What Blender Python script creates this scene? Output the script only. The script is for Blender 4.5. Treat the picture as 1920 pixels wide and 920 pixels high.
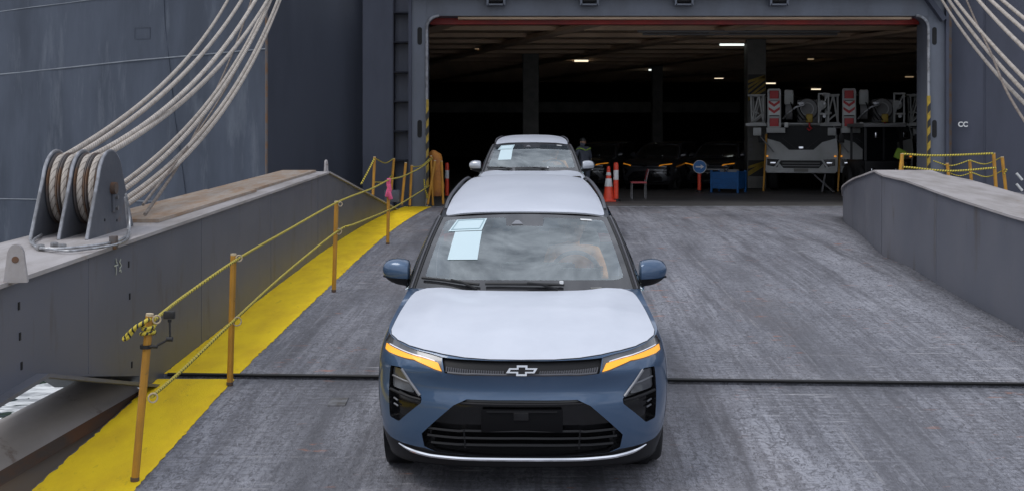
import bpy, bmesh, math, random
import numpy as np
from mathutils import Vector, Matrix
from mathutils.geometry import delaunay_2d_cdt
random.seed(7); RNG = np.random.default_rng(7)
R = math.radians
for o in list(bpy.data.objects): bpy.data.objects.remove(o)
SC = bpy.context.scene; COL = SC.collection
CZ = 4.0                                   # height of the photographer's lens above the water
FPX = 2400.0                               # focal length in photo pixels (45 mm on a 36 mm sensor)

# ---------------------------------------------------------------- camera
cam = bpy.data.cameras.new('camera'); cam.sensor_width = 36; cam.lens = 45.0
cam.shift_y = -210/1920; cam.clip_start = .1; cam.clip_end = 6000
camo = bpy.data.objects.new('camera', cam); COL.objects.link(camo)
camo.location = (0, 0, CZ); camo.rotation_euler = (R(90), 0, 0); SC.camera = camo

# ---------------------------------------------------------------- overcast sky
SUN_EL, SUN_AZ = R(55), R(238)
W = bpy.data.worlds.new('World'); SC.world = W; W.use_nodes = True
nt = W.node_tree; nt.nodes.clear()
out = nt.nodes.new('ShaderNodeOutputWorld'); bg = nt.nodes.new('ShaderNodeBackground')
sky = nt.nodes.new('ShaderNodeTexSky'); sky.sky_type = 'NISHITA'; sky.sun_disc = False
sky.sun_elevation = SUN_EL; sky.sun_rotation = SUN_AZ; sky.air_density = 1.3; sky.dust_density = 2.5
tc = nt.nodes.new('ShaderNodeTexCoord')
mp = nt.nodes.new('ShaderNodeMapping'); mp.inputs['Scale'].default_value = (1, 1, 1.6); mp.inputs['Location'].default_value = (-1.7, 2.79, -.38)
nz = nt.nodes.new('ShaderNodeTexNoise'); nz.inputs['Scale'].default_value = 4.2; nz.inputs['Detail'].default_value = 7; nz.inputs['Roughness'].default_value = .62
nz.inputs['Distortion'].default_value = .35
cr = nt.nodes.new('ShaderNodeValToRGB')
cr.color_ramp.elements[0].position = .34; cr.color_ramp.elements[0].color = (3.7, 4.1, 4.9, 1)
cr.color_ramp.elements[1].position = .66; cr.color_ramp.elements[1].color = (13.0, 13.7, 15.3, 1)
mx = nt.nodes.new('ShaderNodeMix'); mx.data_type = 'RGBA'; mx.inputs[0].default_value = .90
nt.links.new(tc.outputs['Generated'], mp.inputs[0]); nt.links.new(mp.outputs[0], nz.inputs['Vector']); nt.links.new(nz.outputs['Fac'], cr.inputs[0])
nt.links.new(sky.outputs[0], mx.inputs[6]); nt.links.new(cr.outputs[0], mx.inputs[7])
nt.links.new(mx.outputs[2], bg.inputs[0]); bg.inputs[1].default_value = .10
nt.links.new(bg.outputs[0], out.inputs[0])
sun = bpy.data.lights.new('sun', 'SUN'); sun.energy = 1.1; sun.angle = R(25); sun.color = (1, .97, .93)
suno = bpy.data.objects.new('sun', sun); COL.objects.link(suno)
sd = Vector((math.sin(SUN_AZ)*math.cos(SUN_EL), math.cos(SUN_AZ)*math.cos(SUN_EL), math.sin(SUN_EL)))
suno.rotation_euler = sd.to_track_quat('Z', 'Y').to_euler(); suno.location = (0, -10, 40)
SC.view_settings.view_transform = 'Standard'; SC.view_settings.look = 'None'
SC.view_settings.exposure = 0.08; SC.view_settings.gamma = 1; SC.view_settings.use_curve_mapping = False
SC.render.engine = 'CYCLES'; SC.cycles.max_bounces = 7; SC.cycles.transparent_max_bounces = 12
SC.cycles.use_denoising = True; SC.cycles.caustics_reflective = False; SC.cycles.caustics_refractive = False

# ---------------------------------------------------------------- helpers
def P(px, py, Y):
    """the point at distance Y in front of the lens that stands at photo pixel (px, py)"""
    return Vector(((px-960)/FPX*Y, Y, CZ+(250-py)/FPX*Y))
def tag(o, label=None, cat=None, group=None, kind=None):
    if label: o['label'] = label
    if cat: o['category'] = cat
    if group: o['group'] = group
    if kind: o['kind'] = kind
    return o
def empty(name, loc=(0, 0, 0), rot=(0, 0, 0)):
    o = bpy.data.objects.new(name, None); COL.objects.link(o); o.location = loc; o.rotation_euler = rot; o.empty_display_size = .2
    return o
def mesh_obj(name, verts, faces, mat, parent=None, smooth=35, local=True, normals=None):
    """one mesh object; verts are parent-local. Origin moved to the base of the mesh."""
    v = np.array(verts, float).reshape(-1, 3)
    c = np.array([(v[:, 0].min()+v[:, 0].max())/2, (v[:, 1].min()+v[:, 1].max())/2, v[:, 2].min()])
    me = bpy.data.meshes.new(name); me.from_pydata([tuple(x) for x in v-c], [], [tuple(f) for f in faces])
    me.validate(); me.update()
    if mat is not None: me.materials.append(mat)
    if smooth:
        me.polygons.foreach_set('use_smooth', [True]*len(me.polygons))
        if smooth < 180: me.set_sharp_from_angle(angle=R(smooth))
    o = bpy.data.objects.new(name, me); COL.objects.link(o)
    if parent is not None:
        o.parent = parent
        q = parent; off = Vector((0, 0, 0))
        while q is not None and not (q.type == 'EMPTY' and q.parent is None): off += q.location; q = q.parent
        if q is not None and q.get('_world'): off += q.location
        o.location = Vector(c)-off
    else:
        o.location = c
    return o
# convention: children of an Empty flagged _world are given in world coordinates; otherwise in the Empty's own frame.
def wempty(name, loc): 
    e = empty(name, loc); e['_world'] = 1; return e
class MB:
    def __init__(s): s.v = []; s.f = []
    def add(s, verts, faces):
        n = len(s.v); s.v += [tuple(x) for x in verts]; s.f += [tuple(i+n for i in f) for f in faces]; return s
    def box(s, c, size, rot=None, bevel=0):
        x, y, z = [d/2 for d in size]
        vs = [Vector((a*x, b*y, d*z)) for a in (-1, 1) for b in (-1, 1) for d in (-1, 1)]
        fs = [(0, 1, 3, 2), (4, 6, 7, 5), (0, 4, 5, 1), (2, 3, 7, 6), (0, 2, 6, 4), (1, 5, 7, 3)]
        if bevel:
            bm = bmesh.new(); bv = [bm.verts.new(v) for v in vs]
            for f in fs: bm.faces.new([bv[i] for i in f])
            bmesh.ops.bevel(bm, geom=list(bm.edges), offset=bevel, segments=2, affect='EDGES', profile=.6)
            bm.verts.index_update(); vs = [v.co.copy() for v in bm.verts]; fs = [[v.index for v in f.verts] for f in bm.faces]; bm.free()
        m = rot if rot is not None else Matrix.Identity(3)
        c = Vector(c)
        return s.add([m @ v+c for v in vs], fs)
    def bar(s, p0, p1, w, h, up=(0, 0, 1)):
        """rectangular bar between two points"""
        p0, p1 = Vector(p0), Vector(p1); d = (p1-p0); L = d.length; d.normalize()
        u = Vector(up); sd_ = d.cross(u)
        if sd_.length < 1e-4: sd_ = d.cross(Vector((0, 1, 0)))
        sd_.normalize(); u2 = sd_.cross(d)
        vs = [p+sd_*a*w/2+u2*b*h/2 for p in (p0, p1) for a, b in ((-1, -1), (1, -1), (1, 1), (-1, 1))]
        return s.add(vs, [(3, 2, 1, 0), (4, 5, 6, 7), (0, 1, 5, 4), (1, 2, 6, 5), (2, 3, 7, 6), (3, 0, 4, 7)])
    def tube(s, pts, r, n=8, cap=True, rb=None):
        pts = [Vector(p) for p in pts]; m = len(pts)
        rs = r if hasattr(r, '__len__') else [r]*m
        nrm = None; rings = []
        for i, p in enumerate(pts):
            d = (pts[min(i+1, m-1)]-pts[max(i-1, 0)]).normalized()
            if nrm is None:
                nrm = d.orthogonal().normalized()
            nrm = (nrm-d*nrm.dot(d)).normalized(); b = d.cross(nrm)
            rings.append([p+(nrm*math.cos(2*math.pi*k/n)+b*math.sin(2*math.pi*k/n))*rs[i] for k in range(n)])
        vs = [v for rg in rings for v in rg]; fs = []
        for i in range(m-1):
            for k in range(n):
                fs.append((i*n+k, i*n+(k+1) % n, (i+1)*n+(k+1) % n, (i+1)*n+k))
        if cap: fs += [tuple(range(n-1, -1, -1)), tuple((m-1)*n+k for k in range(n))]
        return s.add(vs, fs)
    def cyl(s, p0, p1, r0, r1=None, n=16): return s.tube([p0, p1], [r0, r0 if r1 is None else r1], n)
    def lathe(s, prof, c=(0, 0, 0), axis='X', n=32):
        """prof: (radius, along-axis)"""
        vs = []; c = Vector(c); m = len(prof)
        for k in range(n):
            a = 2*math.pi*k/n
            for r, h in prof:
                q = {'X': (h, r*math.cos(a), r*math.sin(a)), 'Z': (r*math.cos(a), r*math.sin(a), h), 'Y': (r*math.cos(a), h, r*math.sin(a))}[axis]
                vs.append(Vector(q)+c)
        fs = [(k*m+i, ((k+1) % n)*m+i, ((k+1) % n)*m+i+1, k*m+i+1) for k in range(n) for i in range(m-1)]
        return s.add(vs, fs)
    def prism(s, poly, d, ax='Y', at=0):
        """extrude a 2D polygon (list of pairs) by d along axis, starting at `at`"""
        def v3(p, h): return {'Y': (p[0], h, p[1]), 'X': (h, p[0], p[1]), 'Z': (p[0], p[1], h)}[ax]
        n = len(poly)
        vs = [v3(p, at) for p in poly]+[v3(p, at+d) for p in poly]
        return s.add(vs, [tuple(range(n)), tuple(range(2*n-1, n-1, -1))]+[(i, i+n, (i+1) % n+n, (i+1) % n) for i in range(n)])
    def grid(s, pts):
        """pts: [i][j] of points"""
        a = len(pts); b = len(pts[0])
        return s.add([p for row in pts for p in row], [(i*b+j, i*b+j+1, (i+1)*b+j+1, (i+1)*b+j) for i in range(a-1) for j in range(b-1)])
    def build(s, name, mat, parent=None, smooth=35): return mesh_obj(name, s.v, s.f, mat, parent, smooth)
def solidify(o, t, off=-1):
    m = o.modifiers.new('thickness', 'SOLIDIFY'); m.thickness = t; m.offset = off; return o
def kids(o): return [c for c in bpy.data.objects if c.parent is o]
def copy_tree(o, parent=None, swap=None):
    c = o.copy(); COL.objects.link(c); c.parent = parent
    if swap and o.type == 'MESH':
        for i, s_ in enumerate(c.material_slots):
            if o.material_slots[i].material in swap:
                new = swap[o.material_slots[i].material]; s_.link = 'OBJECT'; s_.material = new
    for ch in kids(o): copy_tree(ch, c, swap)
    return c
def strip_text(name, txt, size, mat, parent, loc, rot, local=True, width=None):
    """flat painted lettering as a thin mesh"""
    cu = bpy.data.curves.new(name, 'FONT'); cu.body = txt; cu.size = size; cu.extrude = .002; cu.offset = size*.035; cu.align_x = 'CENTER'; cu.align_y = 'CENTER'
    tmp = bpy.data.objects.new(name, cu); COL.objects.link(tmp)
    dg = bpy.context.evaluated_depsgraph_get(); me = bpy.data.meshes.new_from_object(tmp.evaluated_get(dg))
    bpy.data.objects.remove(tmp)
    me.materials.clear(); me.materials.append(mat)
    m = Matrix.Translation(loc) @ rot.to_4x4()
    vs = [m @ v.co for v in me.vertices]; fs = [tuple(p.vertices) for p in me.polygons]
    return mesh_obj(name, vs, fs, mat, parent, 0)

# ---------------------------------------------------------------- materials
def s2l(*c): return tuple(((x/255)/12.92 if x/255 <= .04045 else ((x/255+.055)/1.055)**2.4) for x in c)
def mat(name, col, rough=.5, metal=0., col2=None, scale=4, lo=.42, hi=.62, stretch=(1, 1, 1), detail=6, bump=0., bscale=60, bstretch=None, coat=0., col3=None, scale3=1.5, lo3=.55, hi3=.7, stretch3=(1, 1, 1), spec=.5, emit=None, estr=0, rvar=0.):
    m = bpy.data.materials.new(name); m.use_nodes = True; n = m.node_tree.nodes; l = m.node_tree.links
    b = n['Principled BSDF']; b.inputs['Base Color'].default_value = (*col, 1); b.inputs['Roughness'].default_value = rough; b.inputs['Metallic'].default_value = metal
    b.inputs['Specular IOR Level'].default_value = spec; b.inputs['Coat Weight'].default_value = coat; b.inputs['Coat Roughness'].default_value = .04
    t = n.new('ShaderNodeTexCoord')
    def noise(sc, st, de=6, ro=.6):
        mp_ = n.new('ShaderNodeMapping'); mp_.inputs['Scale'].default_value = st; l.new(t.outputs['Object'], mp_.inputs[0])
        x = n.new('ShaderNodeTexNoise'); x.inputs['Scale'].default_value = sc; x.inputs['Detail'].default_value = de; x.inputs['Roughness'].default_value = ro
        l.new(mp_.outputs[0], x.inputs['Vector']); return x
    cur = None
    def mixin(cur, c_, nz_, lo_, hi_):
        r = n.new('ShaderNodeMapRange'); r.inputs[1].default_value = lo_; r.inputs[2].default_value = hi_; l.new(nz_.outputs['Fac'], r.inputs[0])
        x = n.new('ShaderNodeMix'); x.data_type = 'RGBA'; l.new(r.outputs[0], x.inputs[0])
        if cur is None: x.inputs[6].default_value = (*col, 1)
        else: l.new(cur, x.inputs[6])
        x.inputs[7].default_value = (*c_, 1); return x.outputs[2]
    if col2 is not None:
        nz_ = noise(scale, stretch, detail); cur = mixin(cur, col2, nz_, lo, hi)
        if rvar:
            r = n.new('ShaderNodeMapRange'); l.new(nz_.outputs['Fac'], r.inputs[0]); r.inputs[1].default_value = .3; r.inputs[2].default_value = .7
            r.inputs[3].default_value = rough-rvar; r.inputs[4].default_value = rough+rvar; l.new(r.outputs[0], b.inputs['Roughness'])
    if col3 is not None: cur = mixin(cur, col3, noise(scale3, stretch3, 8, .68), lo3, hi3)
    if cur is not None: l.new(cur, b.inputs['Base Color'])
    if bump:
        bn = n.new('ShaderNodeBump'); bn.inputs['Strength'].default_value = bump; bn.inputs['Distance'].default_value = .01
        x = noise(bscale, bstretch or stretch, 5); l.new(x.outputs['Fac'], bn.inputs['Height']); l.new(bn.outputs[0], b.inputs['Normal'])
    if emit is not None:
        b.inputs['Emission Color'].default_value = (*emit, 1); b.inputs['Emission Strength'].default_value = estr
    return m
M = {}
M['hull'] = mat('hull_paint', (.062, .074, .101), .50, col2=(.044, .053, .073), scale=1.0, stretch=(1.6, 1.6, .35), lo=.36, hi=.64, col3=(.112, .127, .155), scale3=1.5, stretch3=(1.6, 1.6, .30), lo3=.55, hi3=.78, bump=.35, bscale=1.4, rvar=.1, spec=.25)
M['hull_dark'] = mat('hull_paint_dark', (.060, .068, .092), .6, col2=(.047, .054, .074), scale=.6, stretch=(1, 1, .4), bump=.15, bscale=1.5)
M['hull_side'] = mat('hull_paint_side', (.070, .076, .104), .6, col2=(.052, .057, .078), spec=.25, scale=.9, stretch=(1, 1, .3), col3=(.105, .11, .13), scale3=1.2, stretch3=(2, 2, .2), lo3=.62, hi3=.8, bump=.2, bscale=1.5)
M['stern'] = mat('hull_paint_lit', (.175, .19, .245), .55, col2=(.14, .152, .20), scale=.9, stretch=(1, 1, .3), bump=.2, bscale=1.5)  # hull paint with light put into its colour, offsetting the recess shade
M['frame'] = mat('door_frame_paint', (.122, .136, .170), .5, col2=(.10, .11, .135), scale=1.5, stretch=(1, 1, .4), bump=.2, bscale=3)
M['frame_worn'] = mat('worn_edge_paint', (.32, .33, .36), .5, col2=(.17, .17, .18), scale=5, lo=.45, hi=.6)
M['rust_paint'] = mat('rusty_paint', (.10, .09, .09), .7, col2=(.14, .075, .04), scale=5, lo=.45, hi=.6, bump=.3, bscale=30)
M['girder'] = mat('girder_paint', (.104, .111, .137), .48, col2=(.136, .138, .160), scale=.9, lo=.35, hi=.7, col3=(.085, .075, .072), scale3=2.4, lo3=.56, hi3=.74, stretch3=(1, 1.6, .35), bump=.22, bscale=2.2, rvar=.08)
M['girder_top'] = mat('girder_top_plate', (.40, .375, .375), .6, col2=(.26, .235, .22), scale=2.2, stretch=(2, .5, 1), lo=.4, hi=.7, col3=(.22, .15, .10), scale3=3, stretch3=(2, .3, 1), lo3=.60, hi3=.74, bump=.3, bscale=25)
M['rust_plate'] = mat('rusty_walk_plate', (.33, .27, .22), .75, col2=(.30, .20, .13), scale=3, stretch=(3, .6, 1), lo=.42, hi=.6, col3=(.40, .38, .36), scale3=2, stretch3=(2, .4, 1), lo3=.52, hi3=.72, bump=.4, bscale=30)
M['yellow'] = mat('yellow_deck_paint', (1.0, .70, .02), .7, spec=.2, col2=(.86, .565, .022), scale=2.5, stretch=(1.5, .6, 1), lo=.40, hi=.66, col3=(.46, .29, .04), scale3=8, stretch3=(1.5, .5, 1), lo3=.60, hi3=.80, bump=.5, bscale=90)
M['pole'] = mat('pole_yellow_paint', (.55, .27, .03), .5, col2=(.40, .20, .035), scale=6, stretch=(1, 1, .5), col3=(.20, .12, .05), scale3=12, lo3=.62, hi3=.72)
M['block'] = mat('sheave_block_paint', (.082, .088, .105), .5, col2=(.11, .115, .13), scale=3, col3=(.13, .075, .045), scale3=4, lo3=.60, hi3=.72, bump=.25, bscale=20)
M['steel'] = mat('worn_steel', (.30, .30, .31), .45, .7, col2=(.17, .16, .15), scale=10)
M['galv'] = mat('galvanised_wire', (.42, .43, .45), .4, .6, col2=(.25, .25, .26), scale=20)
M['dark'] = mat('black_gap', (.008, .008, .009), .8)
M['rubber'] = mat('black_rubber', (.016, .016, .017), .6)
M['red'] = mat('red_lip_paint', (.30, .018, .012), .5, col2=(.18, .02, .02), scale=2, stretch=(.4, 1, 1))
M['black_paint'] = mat('black_paint', (.02, .02, .02), .5)
M['hazard_yellow'] = mat('hazard_yellow', (.46, .31, .02), .5, col2=(.30, .20, .03), scale=8)
M['deck'] = mat('ship_deck', (.085, .082, .082), .55, col2=(.14, .135, .13), scale=.5, stretch=(.35, 1.6, 1), lo=.45, hi=.62, bump=.2, bscale=8)
M['ceil'] = mat('ship_ceiling', (.76, .56, .40), .7, col2=(.58, .42, .30), scale=.4)
M['column'] = mat('column_paint', (.20, .195, .18), .6, col2=(.14, .14, .13), scale=2)
M['inner'] = mat('hold_wall', (.05, .052, .06), .7, col2=(.035, .035, .04), scale=.4)
M['white'] = mat('white_paint', (.72, .73, .73), .4, col2=(.60, .60, .59), scale=3)
M['cranewhite'] = mat('crane_white', (.46, .475, .475), .45, col2=(.36, .37, .36), scale=1.5)
M['cranegrey'] = mat('crane_grey', (.20, .20, .205), .5)
M['red_band'] = mat('red_band', (.55, .03, .035), .45)
M['orange_plastic'] = mat('orange_red_plastic', (.80, .075, .03), .45, col2=(.66, .055, .025), scale=6)
M['blue_steel'] = mat('blue_box_paint', (.012, .12, .36), .5, col2=(.01, .09, .26), scale=4)
M['sign_blue'] = mat('sign_blue', (.01, .14, .42), .4)
M['seat_red'] = mat('chair_red', (.42, .07, .08), .6)
M['tarp'] = mat('orange_tarp', (.50, .20, .03), .7, col2=(.30, .11, .03), scale=4, bump=.5, bscale=10)
M['pink'] = mat('pink_ribbon', (.70, .11, .24), .6)
M['rope_yellow'] = mat('rope_yellow', (.58, .47, .05), .7, col2=(.42, .34, .05), scale=20)
M['rope_black'] = mat('rope_black', (.03, .03, .028), .8)
M['wire'] = mat('greased_wire_rope', (.50, .45, .40), .55, col2=(.36, .315, .27), scale=9, stretch=(1, 1, 1), lo=.42, hi=.66, bump=.3, bscale=70)
M['wire_dark'] = mat('old_wire_rope', (.15, .12, .10), .6, col2=(.24, .20, .17), scale=12, bump=.5, bscale=60)
M['wood'] = mat('bare_post_end', (.55, .45, .30), .7)
def rope_mat():
    """yellow line with a black strand laid in: bands wind round the tube along its length (uses the u,v stored on the mesh)"""
    m = bpy.data.materials.new('striped_rope'); m.use_nodes = True; n = m.node_tree.nodes; l = m.node_tree.links; b = n['Principled BSDF']
    at = n.new('ShaderNodeAttribute'); at.attribute_name = 'lay'
    r = n.new('ShaderNodeMath'); r.operation = 'FRACT'; l.new(at.outputs['Fac'], r.inputs[0])
    g = n.new('ShaderNodeMath'); g.operation = 'GREATER_THAN'; g.inputs[1].default_value = .66; l.new(r.outputs[0], g.inputs[0])
    x = n.new('ShaderNodeMix'); x.data_type = 'RGBA'; x.inputs[6].default_value = (.62, .50, .06, 1); x.inputs[7].default_value = (.03, .03, .03, 1)
    l.new(g.outputs[0], x.inputs[0]); l.new(x.outputs[2], b.inputs['Base Color']); b.inputs['Roughness'].default_value = .7
    return m
M['rope'] = rope_mat()
def wire_mat():
    m = M['wire']; n = m.node_tree.nodes; l = m.node_tree.links; b = n['Principled BSDF']; src = b.inputs['Base Color'].links[0].from_socket
    at = n.new('ShaderNodeAttribute'); at.attribute_name = 'lay'; r = n.new('ShaderNodeMath'); r.operation = 'PINGPONG'; r.inputs[1].default_value = .5; l.new(at.outputs['Fac'], r.inputs[0])
    g = n.new('ShaderNodeMapRange'); g.inputs[1].default_value = .12; g.inputs[2].default_value = .02; l.new(r.outputs[0], g.inputs[0])
    x = n.new('ShaderNodeMix'); x.data_type = 'RGBA'; l.new(src, x.inputs[6]); x.inputs[7].default_value = (.13, .105, .085, 1); l.new(g.outputs[0], x.inputs[0]); l.new(x.outputs[2], b.inputs['Base Color'])
wire_mat()
def set_lay(o, pts, n, pitch, strands):
    L = np.concatenate([[0], np.cumsum([(Vector(a)-Vector(b)).length for a, b in zip(pts, pts[1:])])])
    at = o.data.attributes.new('lay', 'FLOAT', 'POINT'); at.data.foreach_set('value', [float(L[min(i//n, len(L)-1)]*pitch+strands*abs(2*((i % n)/n)-1)) for i in range(len(o.data.vertices))])
def lamp_mat(name, col, s): return mat(name, (.8, .8, .8), .5, emit=col, estr=s*.45)
M['lamp'] = lamp_mat('lit_tube', (1, .86, .62), 2.6)
M['lamp_dim'] = lamp_mat('dim_tube', (1, .72, .42), .5)
M['lamp_white'] = lamp_mat('lit_tube_white', (.92, 1, .95), 3.0)
def ramp_mat(name):
    """non-slip steel deck: grit, tyre scuffs along the ramp, pale scrapes, rust freckles, faint plate welds"""
    m = bpy.data.materials.new(name); m.use_nodes = True; n = m.node_tree.nodes; l = m.node_tree.links; b = n['Principled BSDF']
    g = n.new('ShaderNodeNewGeometry')
    rot = n.new('ShaderNodeMapping'); rot.inputs['Rotation'].default_value = (0, 0, .022); l.new(g.outputs['Position'], rot.inputs[0])
    def noise(sc, st, de=6, ro=.6, dist=0):
        mp_ = n.new('ShaderNodeMapping'); mp_.inputs['Scale'].default_value = st; l.new(rot.outputs[0], mp_.inputs[0])
        x = n.new('ShaderNodeTexNoise'); x.inputs['Scale'].default_value = sc; x.inputs['Detail'].default_value = de; x.inputs['Roughness'].default_value = ro; x.inputs['Distortion'].default_value = dist
        l.new(mp_.outputs[0], x.inputs['Vector']); return x
    def mr(x, a, c, lo=0., hi=1.):
        r = n.new('ShaderNodeMapRange'); l.new(x, r.inputs[0]); r.inputs[1].default_value = a; r.inputs[2].default_value = c; r.inputs[3].default_value = lo; r.inputs[4].default_value = hi; return r.outputs[0]
    def mul(a, c):
        x = n.new('ShaderNodeMath'); x.operation = 'MULTIPLY'; l.new(a, x.inputs[0])
        if isinstance(c, float): x.inputs[1].default_value = c
        else: l.new(c, x.inputs[1])
        return x.outputs[0]
    def mix(cur, c_, f):
        x = n.new('ShaderNodeMix'); x.data_type = 'RGBA'; l.new(f, x.inputs[0])
        if isinstance(cur, tuple): x.inputs[6].default_value = (*cur, 1)
        else: l.new(cur, x.inputs[6])
        x.inputs[7].default_value = (*c_, 1); return x.outputs[2]
    c = mix((.205, .208, .238), (.425, .430, .478), mr(noise(.55, (1, .30, 1), 5, .6).outputs['Fac'], .36, .66))
    c = mix(c, (.120, .119, .134), mul(mr(noise(1.6, (2.6, .16, 1), 6, .65).outputs['Fac'], .48, .68), .95))       # tyre tracks
    c = mix(c, (.110, .109, .122), mul(mr(noise(24, (1, .45, 1), 5, .72, 1.4).outputs['Fac'], .48, .60), .9))       # worn grit
    c = mix(c, (.40, .40, .43), mul(mr(noise(26, (1, .5, 1), 3, .6, .5).outputs['Fac'], .56, .70), .55))
    # fine streaks drawn out along the ramp by tyres, and faint ribs across it
    c = mix(c, (.115, .115, .13), mul(mr(noise(4.0, (4.5, .10, 1), 4, .6).outputs['Fac'], .51, .62), .42))
    c = mix(c, (.42, .425, .465), mul(mr(noise(5.0, (4.0, .12, 1), 4, .6).outputs['Fac'], .57, .66), .38))
    wv = n.new('ShaderNodeTexWave'); wv.wave_type = 'BANDS'; wv.bands_direction = 'Y'; wv.inputs['Scale'].default_value = 3.6; wv.inputs['Distortion'].default_value = 5; wv.inputs['Detail'].default_value = 3; wv.inputs['Detail Scale'].default_value = 1.6
    l.new(rot.outputs[0], wv.inputs['Vector'])
    c = mix(c, (.10, .10, .112), mul(mul(mr(wv.outputs['Fac'], .60, .85), mr(noise(.7, (1, .5, 1), 4).outputs['Fac'], .42, .58)), .45))
    # wavy worn ribbing of the coating, and the darker lane where most wheels run
    c = mix(c, (.105, .105, .118), mul(mr(noise(9, (.55, 1.5, 1), 4, .6, 2.2).outputs['Fac'], .52, .60), .42))
    sx0 = n.new('ShaderNodeSeparateXYZ'); l.new(rot.outputs[0], sx0.inputs[0])
    def lane(cx, w_, f):
        a = n.new('ShaderNodeMath'); a.operation = 'SUBTRACT'; a.inputs[1].default_value = cx; l.new(sx0.outputs[0], a.inputs[0])
        b_ = n.new('ShaderNodeMath'); b_.operation = 'ABSOLUTE'; l.new(a.outputs[0], b_.inputs[0])
        return mul(mul(mr(b_.outputs[0], w_, w_*.25), mr(noise(.9, (2.2, .2, 1), 5, .65).outputs['Fac'], .30, .58)), f)
    c = mix(c, (.085, .085, .096), lane(-1.25, 1.25, .80)); c = mix(c, (.095, .095, .107), lane(.95, .75, .65)); c = mix(c, (.11, .11, .122), lane(2.6, .5, .5))
    # pale scrapes lying across the ramp
    c = mix(c, (.58, .57, .59), mul(mul(mr(noise(3.2, (.5, 6.0, 1), 5, .7).outputs['Fac'], .60, .66), mr(noise(.8, (1, .4, 1), 3).outputs['Fac'], .48, .60)), .8))
    # plate welds: lines along and across
    sx = n.new('ShaderNodeSeparateXYZ'); l.new(rot.outputs[0], sx.inputs[0])
    def line(ch, period, phase, wdt):
        a = n.new('ShaderNodeMath'); a.operation = 'ADD'; a.inputs[1].default_value = phase; l.new(sx.outputs[ch], a.inputs[0])
        d = n.new('ShaderNodeMath'); d.operation = 'PINGPONG'; d.inputs[1].default_value = period/2; l.new(a.outputs[0], d.inputs[0])
        w_ = n.new('ShaderNodeMath'); w_.operation = 'LESS_THAN'; w_.inputs[1].default_value = wdt; l.new(d.outputs[0], w_.inputs[0]); return w_.outputs[0]
    brk = mr(noise(5, (1, .6, 1), 6, .75).outputs['Fac'], .46, .62)
    c = mix(c, (.40, .39, .40), mul(mul(line(0, 2.4, .15, .013), brk), .40))
    c = mix(c, (.36, .35, .36), mul(mul(line(1, 3.1, .4, .016), brk), .45))
    # orange-red rust freckles
    c = mix(c, (.46, .17, .08), mul(mul(mr(noise(5.0, (.7, 2.2, 1), 4, .6).outputs['Fac'], .63, .68), mr(noise(.9, (1, .5, 1), 3).outputs['Fac'], .50, .60)), .8))
    c = mix(c, (.22, .18, .165), mul(mr(noise(.33, (1, .35, 1), 4).outputs['Fac'], .58, .78), .35))
    l.new(c, b.inputs['Base Color'])
    l.new(mr(noise(2.2, (1, .35, 1), 5).outputs['Fac'], .35, .7, .42, .68), b.inputs['Roughness'])
    bn = n.new('ShaderNodeBump'); bn.inputs['Strength'].default_value = .85; bn.inputs['Distance'].default_value = .014
    l.new(noise(55, (1, .6, 1), 4, .65, .6).outputs['Fac'], bn.inputs['Height']); l.new(bn.outputs[0], b.inputs['Normal'])
    return m
M['ramp'] = ramp_mat('ramp_deck_nonslip')
def foam(n, l, b):
    g = n.new('ShaderNodeNewGeometry'); x = n.new('ShaderNodeTexNoise'); x.inputs['Scale'].default_value = 1.15; x.inputs['Detail'].default_value = 3; x.inputs['Distortion'].default_value = 1.8
    l.new(g.outputs['Position'], x.inputs['Vector']); r = n.new('ShaderNodeMapRange'); r.inputs[1].default_value = .455; r.inputs[2].default_value = .485; l.new(x.outputs['Fac'], r.inputs[0])
    m = n.new('ShaderNodeMix'); m.data_type = 'RGBA'; m.inputs[6].default_value = (.03, .05, .03, 1); m.inputs[7].default_value = (.78, .80, .80, 1)
    l.new(r.outputs[0], m.inputs[0]); l.new(m.outputs[2], b.inputs['Base Color'])
def water_mat():
    m = bpy.data.materials.new('harbour_water'); m.use_nodes = True; n = m.node_tree.nodes; l = m.node_tree.links; b = n['Principled BSDF']
    b.inputs['Base Color'].default_value = (.03, .045, .028, 1); foam(n, l, b); b.inputs['Roughness'].default_value = .04; b.inputs['IOR'].default_value = 1.33
    t = n.new('ShaderNodeNewGeometry'); x = n.new('ShaderNodeTexNoise'); x.inputs['Scale'].default_value = 1.1; x.inputs['Detail'].default_value = 3; x.inputs['Distortion'].default_value = .6
    l.new(t.outputs['Position'], x.inputs['Vector']); bn = n.new('ShaderNodeBump'); bn.inputs['Strength'].default_value = 1.0; bn.inputs['Distance'].default_value = .35
    l.new(x.outputs['Fac'], bn.inputs['Height']); l.new(bn.outputs[0], b.inputs['Normal']); return m
M['water'] = water_mat()
M['concrete'] = mat('quay_concrete', (.28, .27, .25), .8, col2=(.20, .19, .18), scale=.7, bump=.4, bscale=20)
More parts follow.
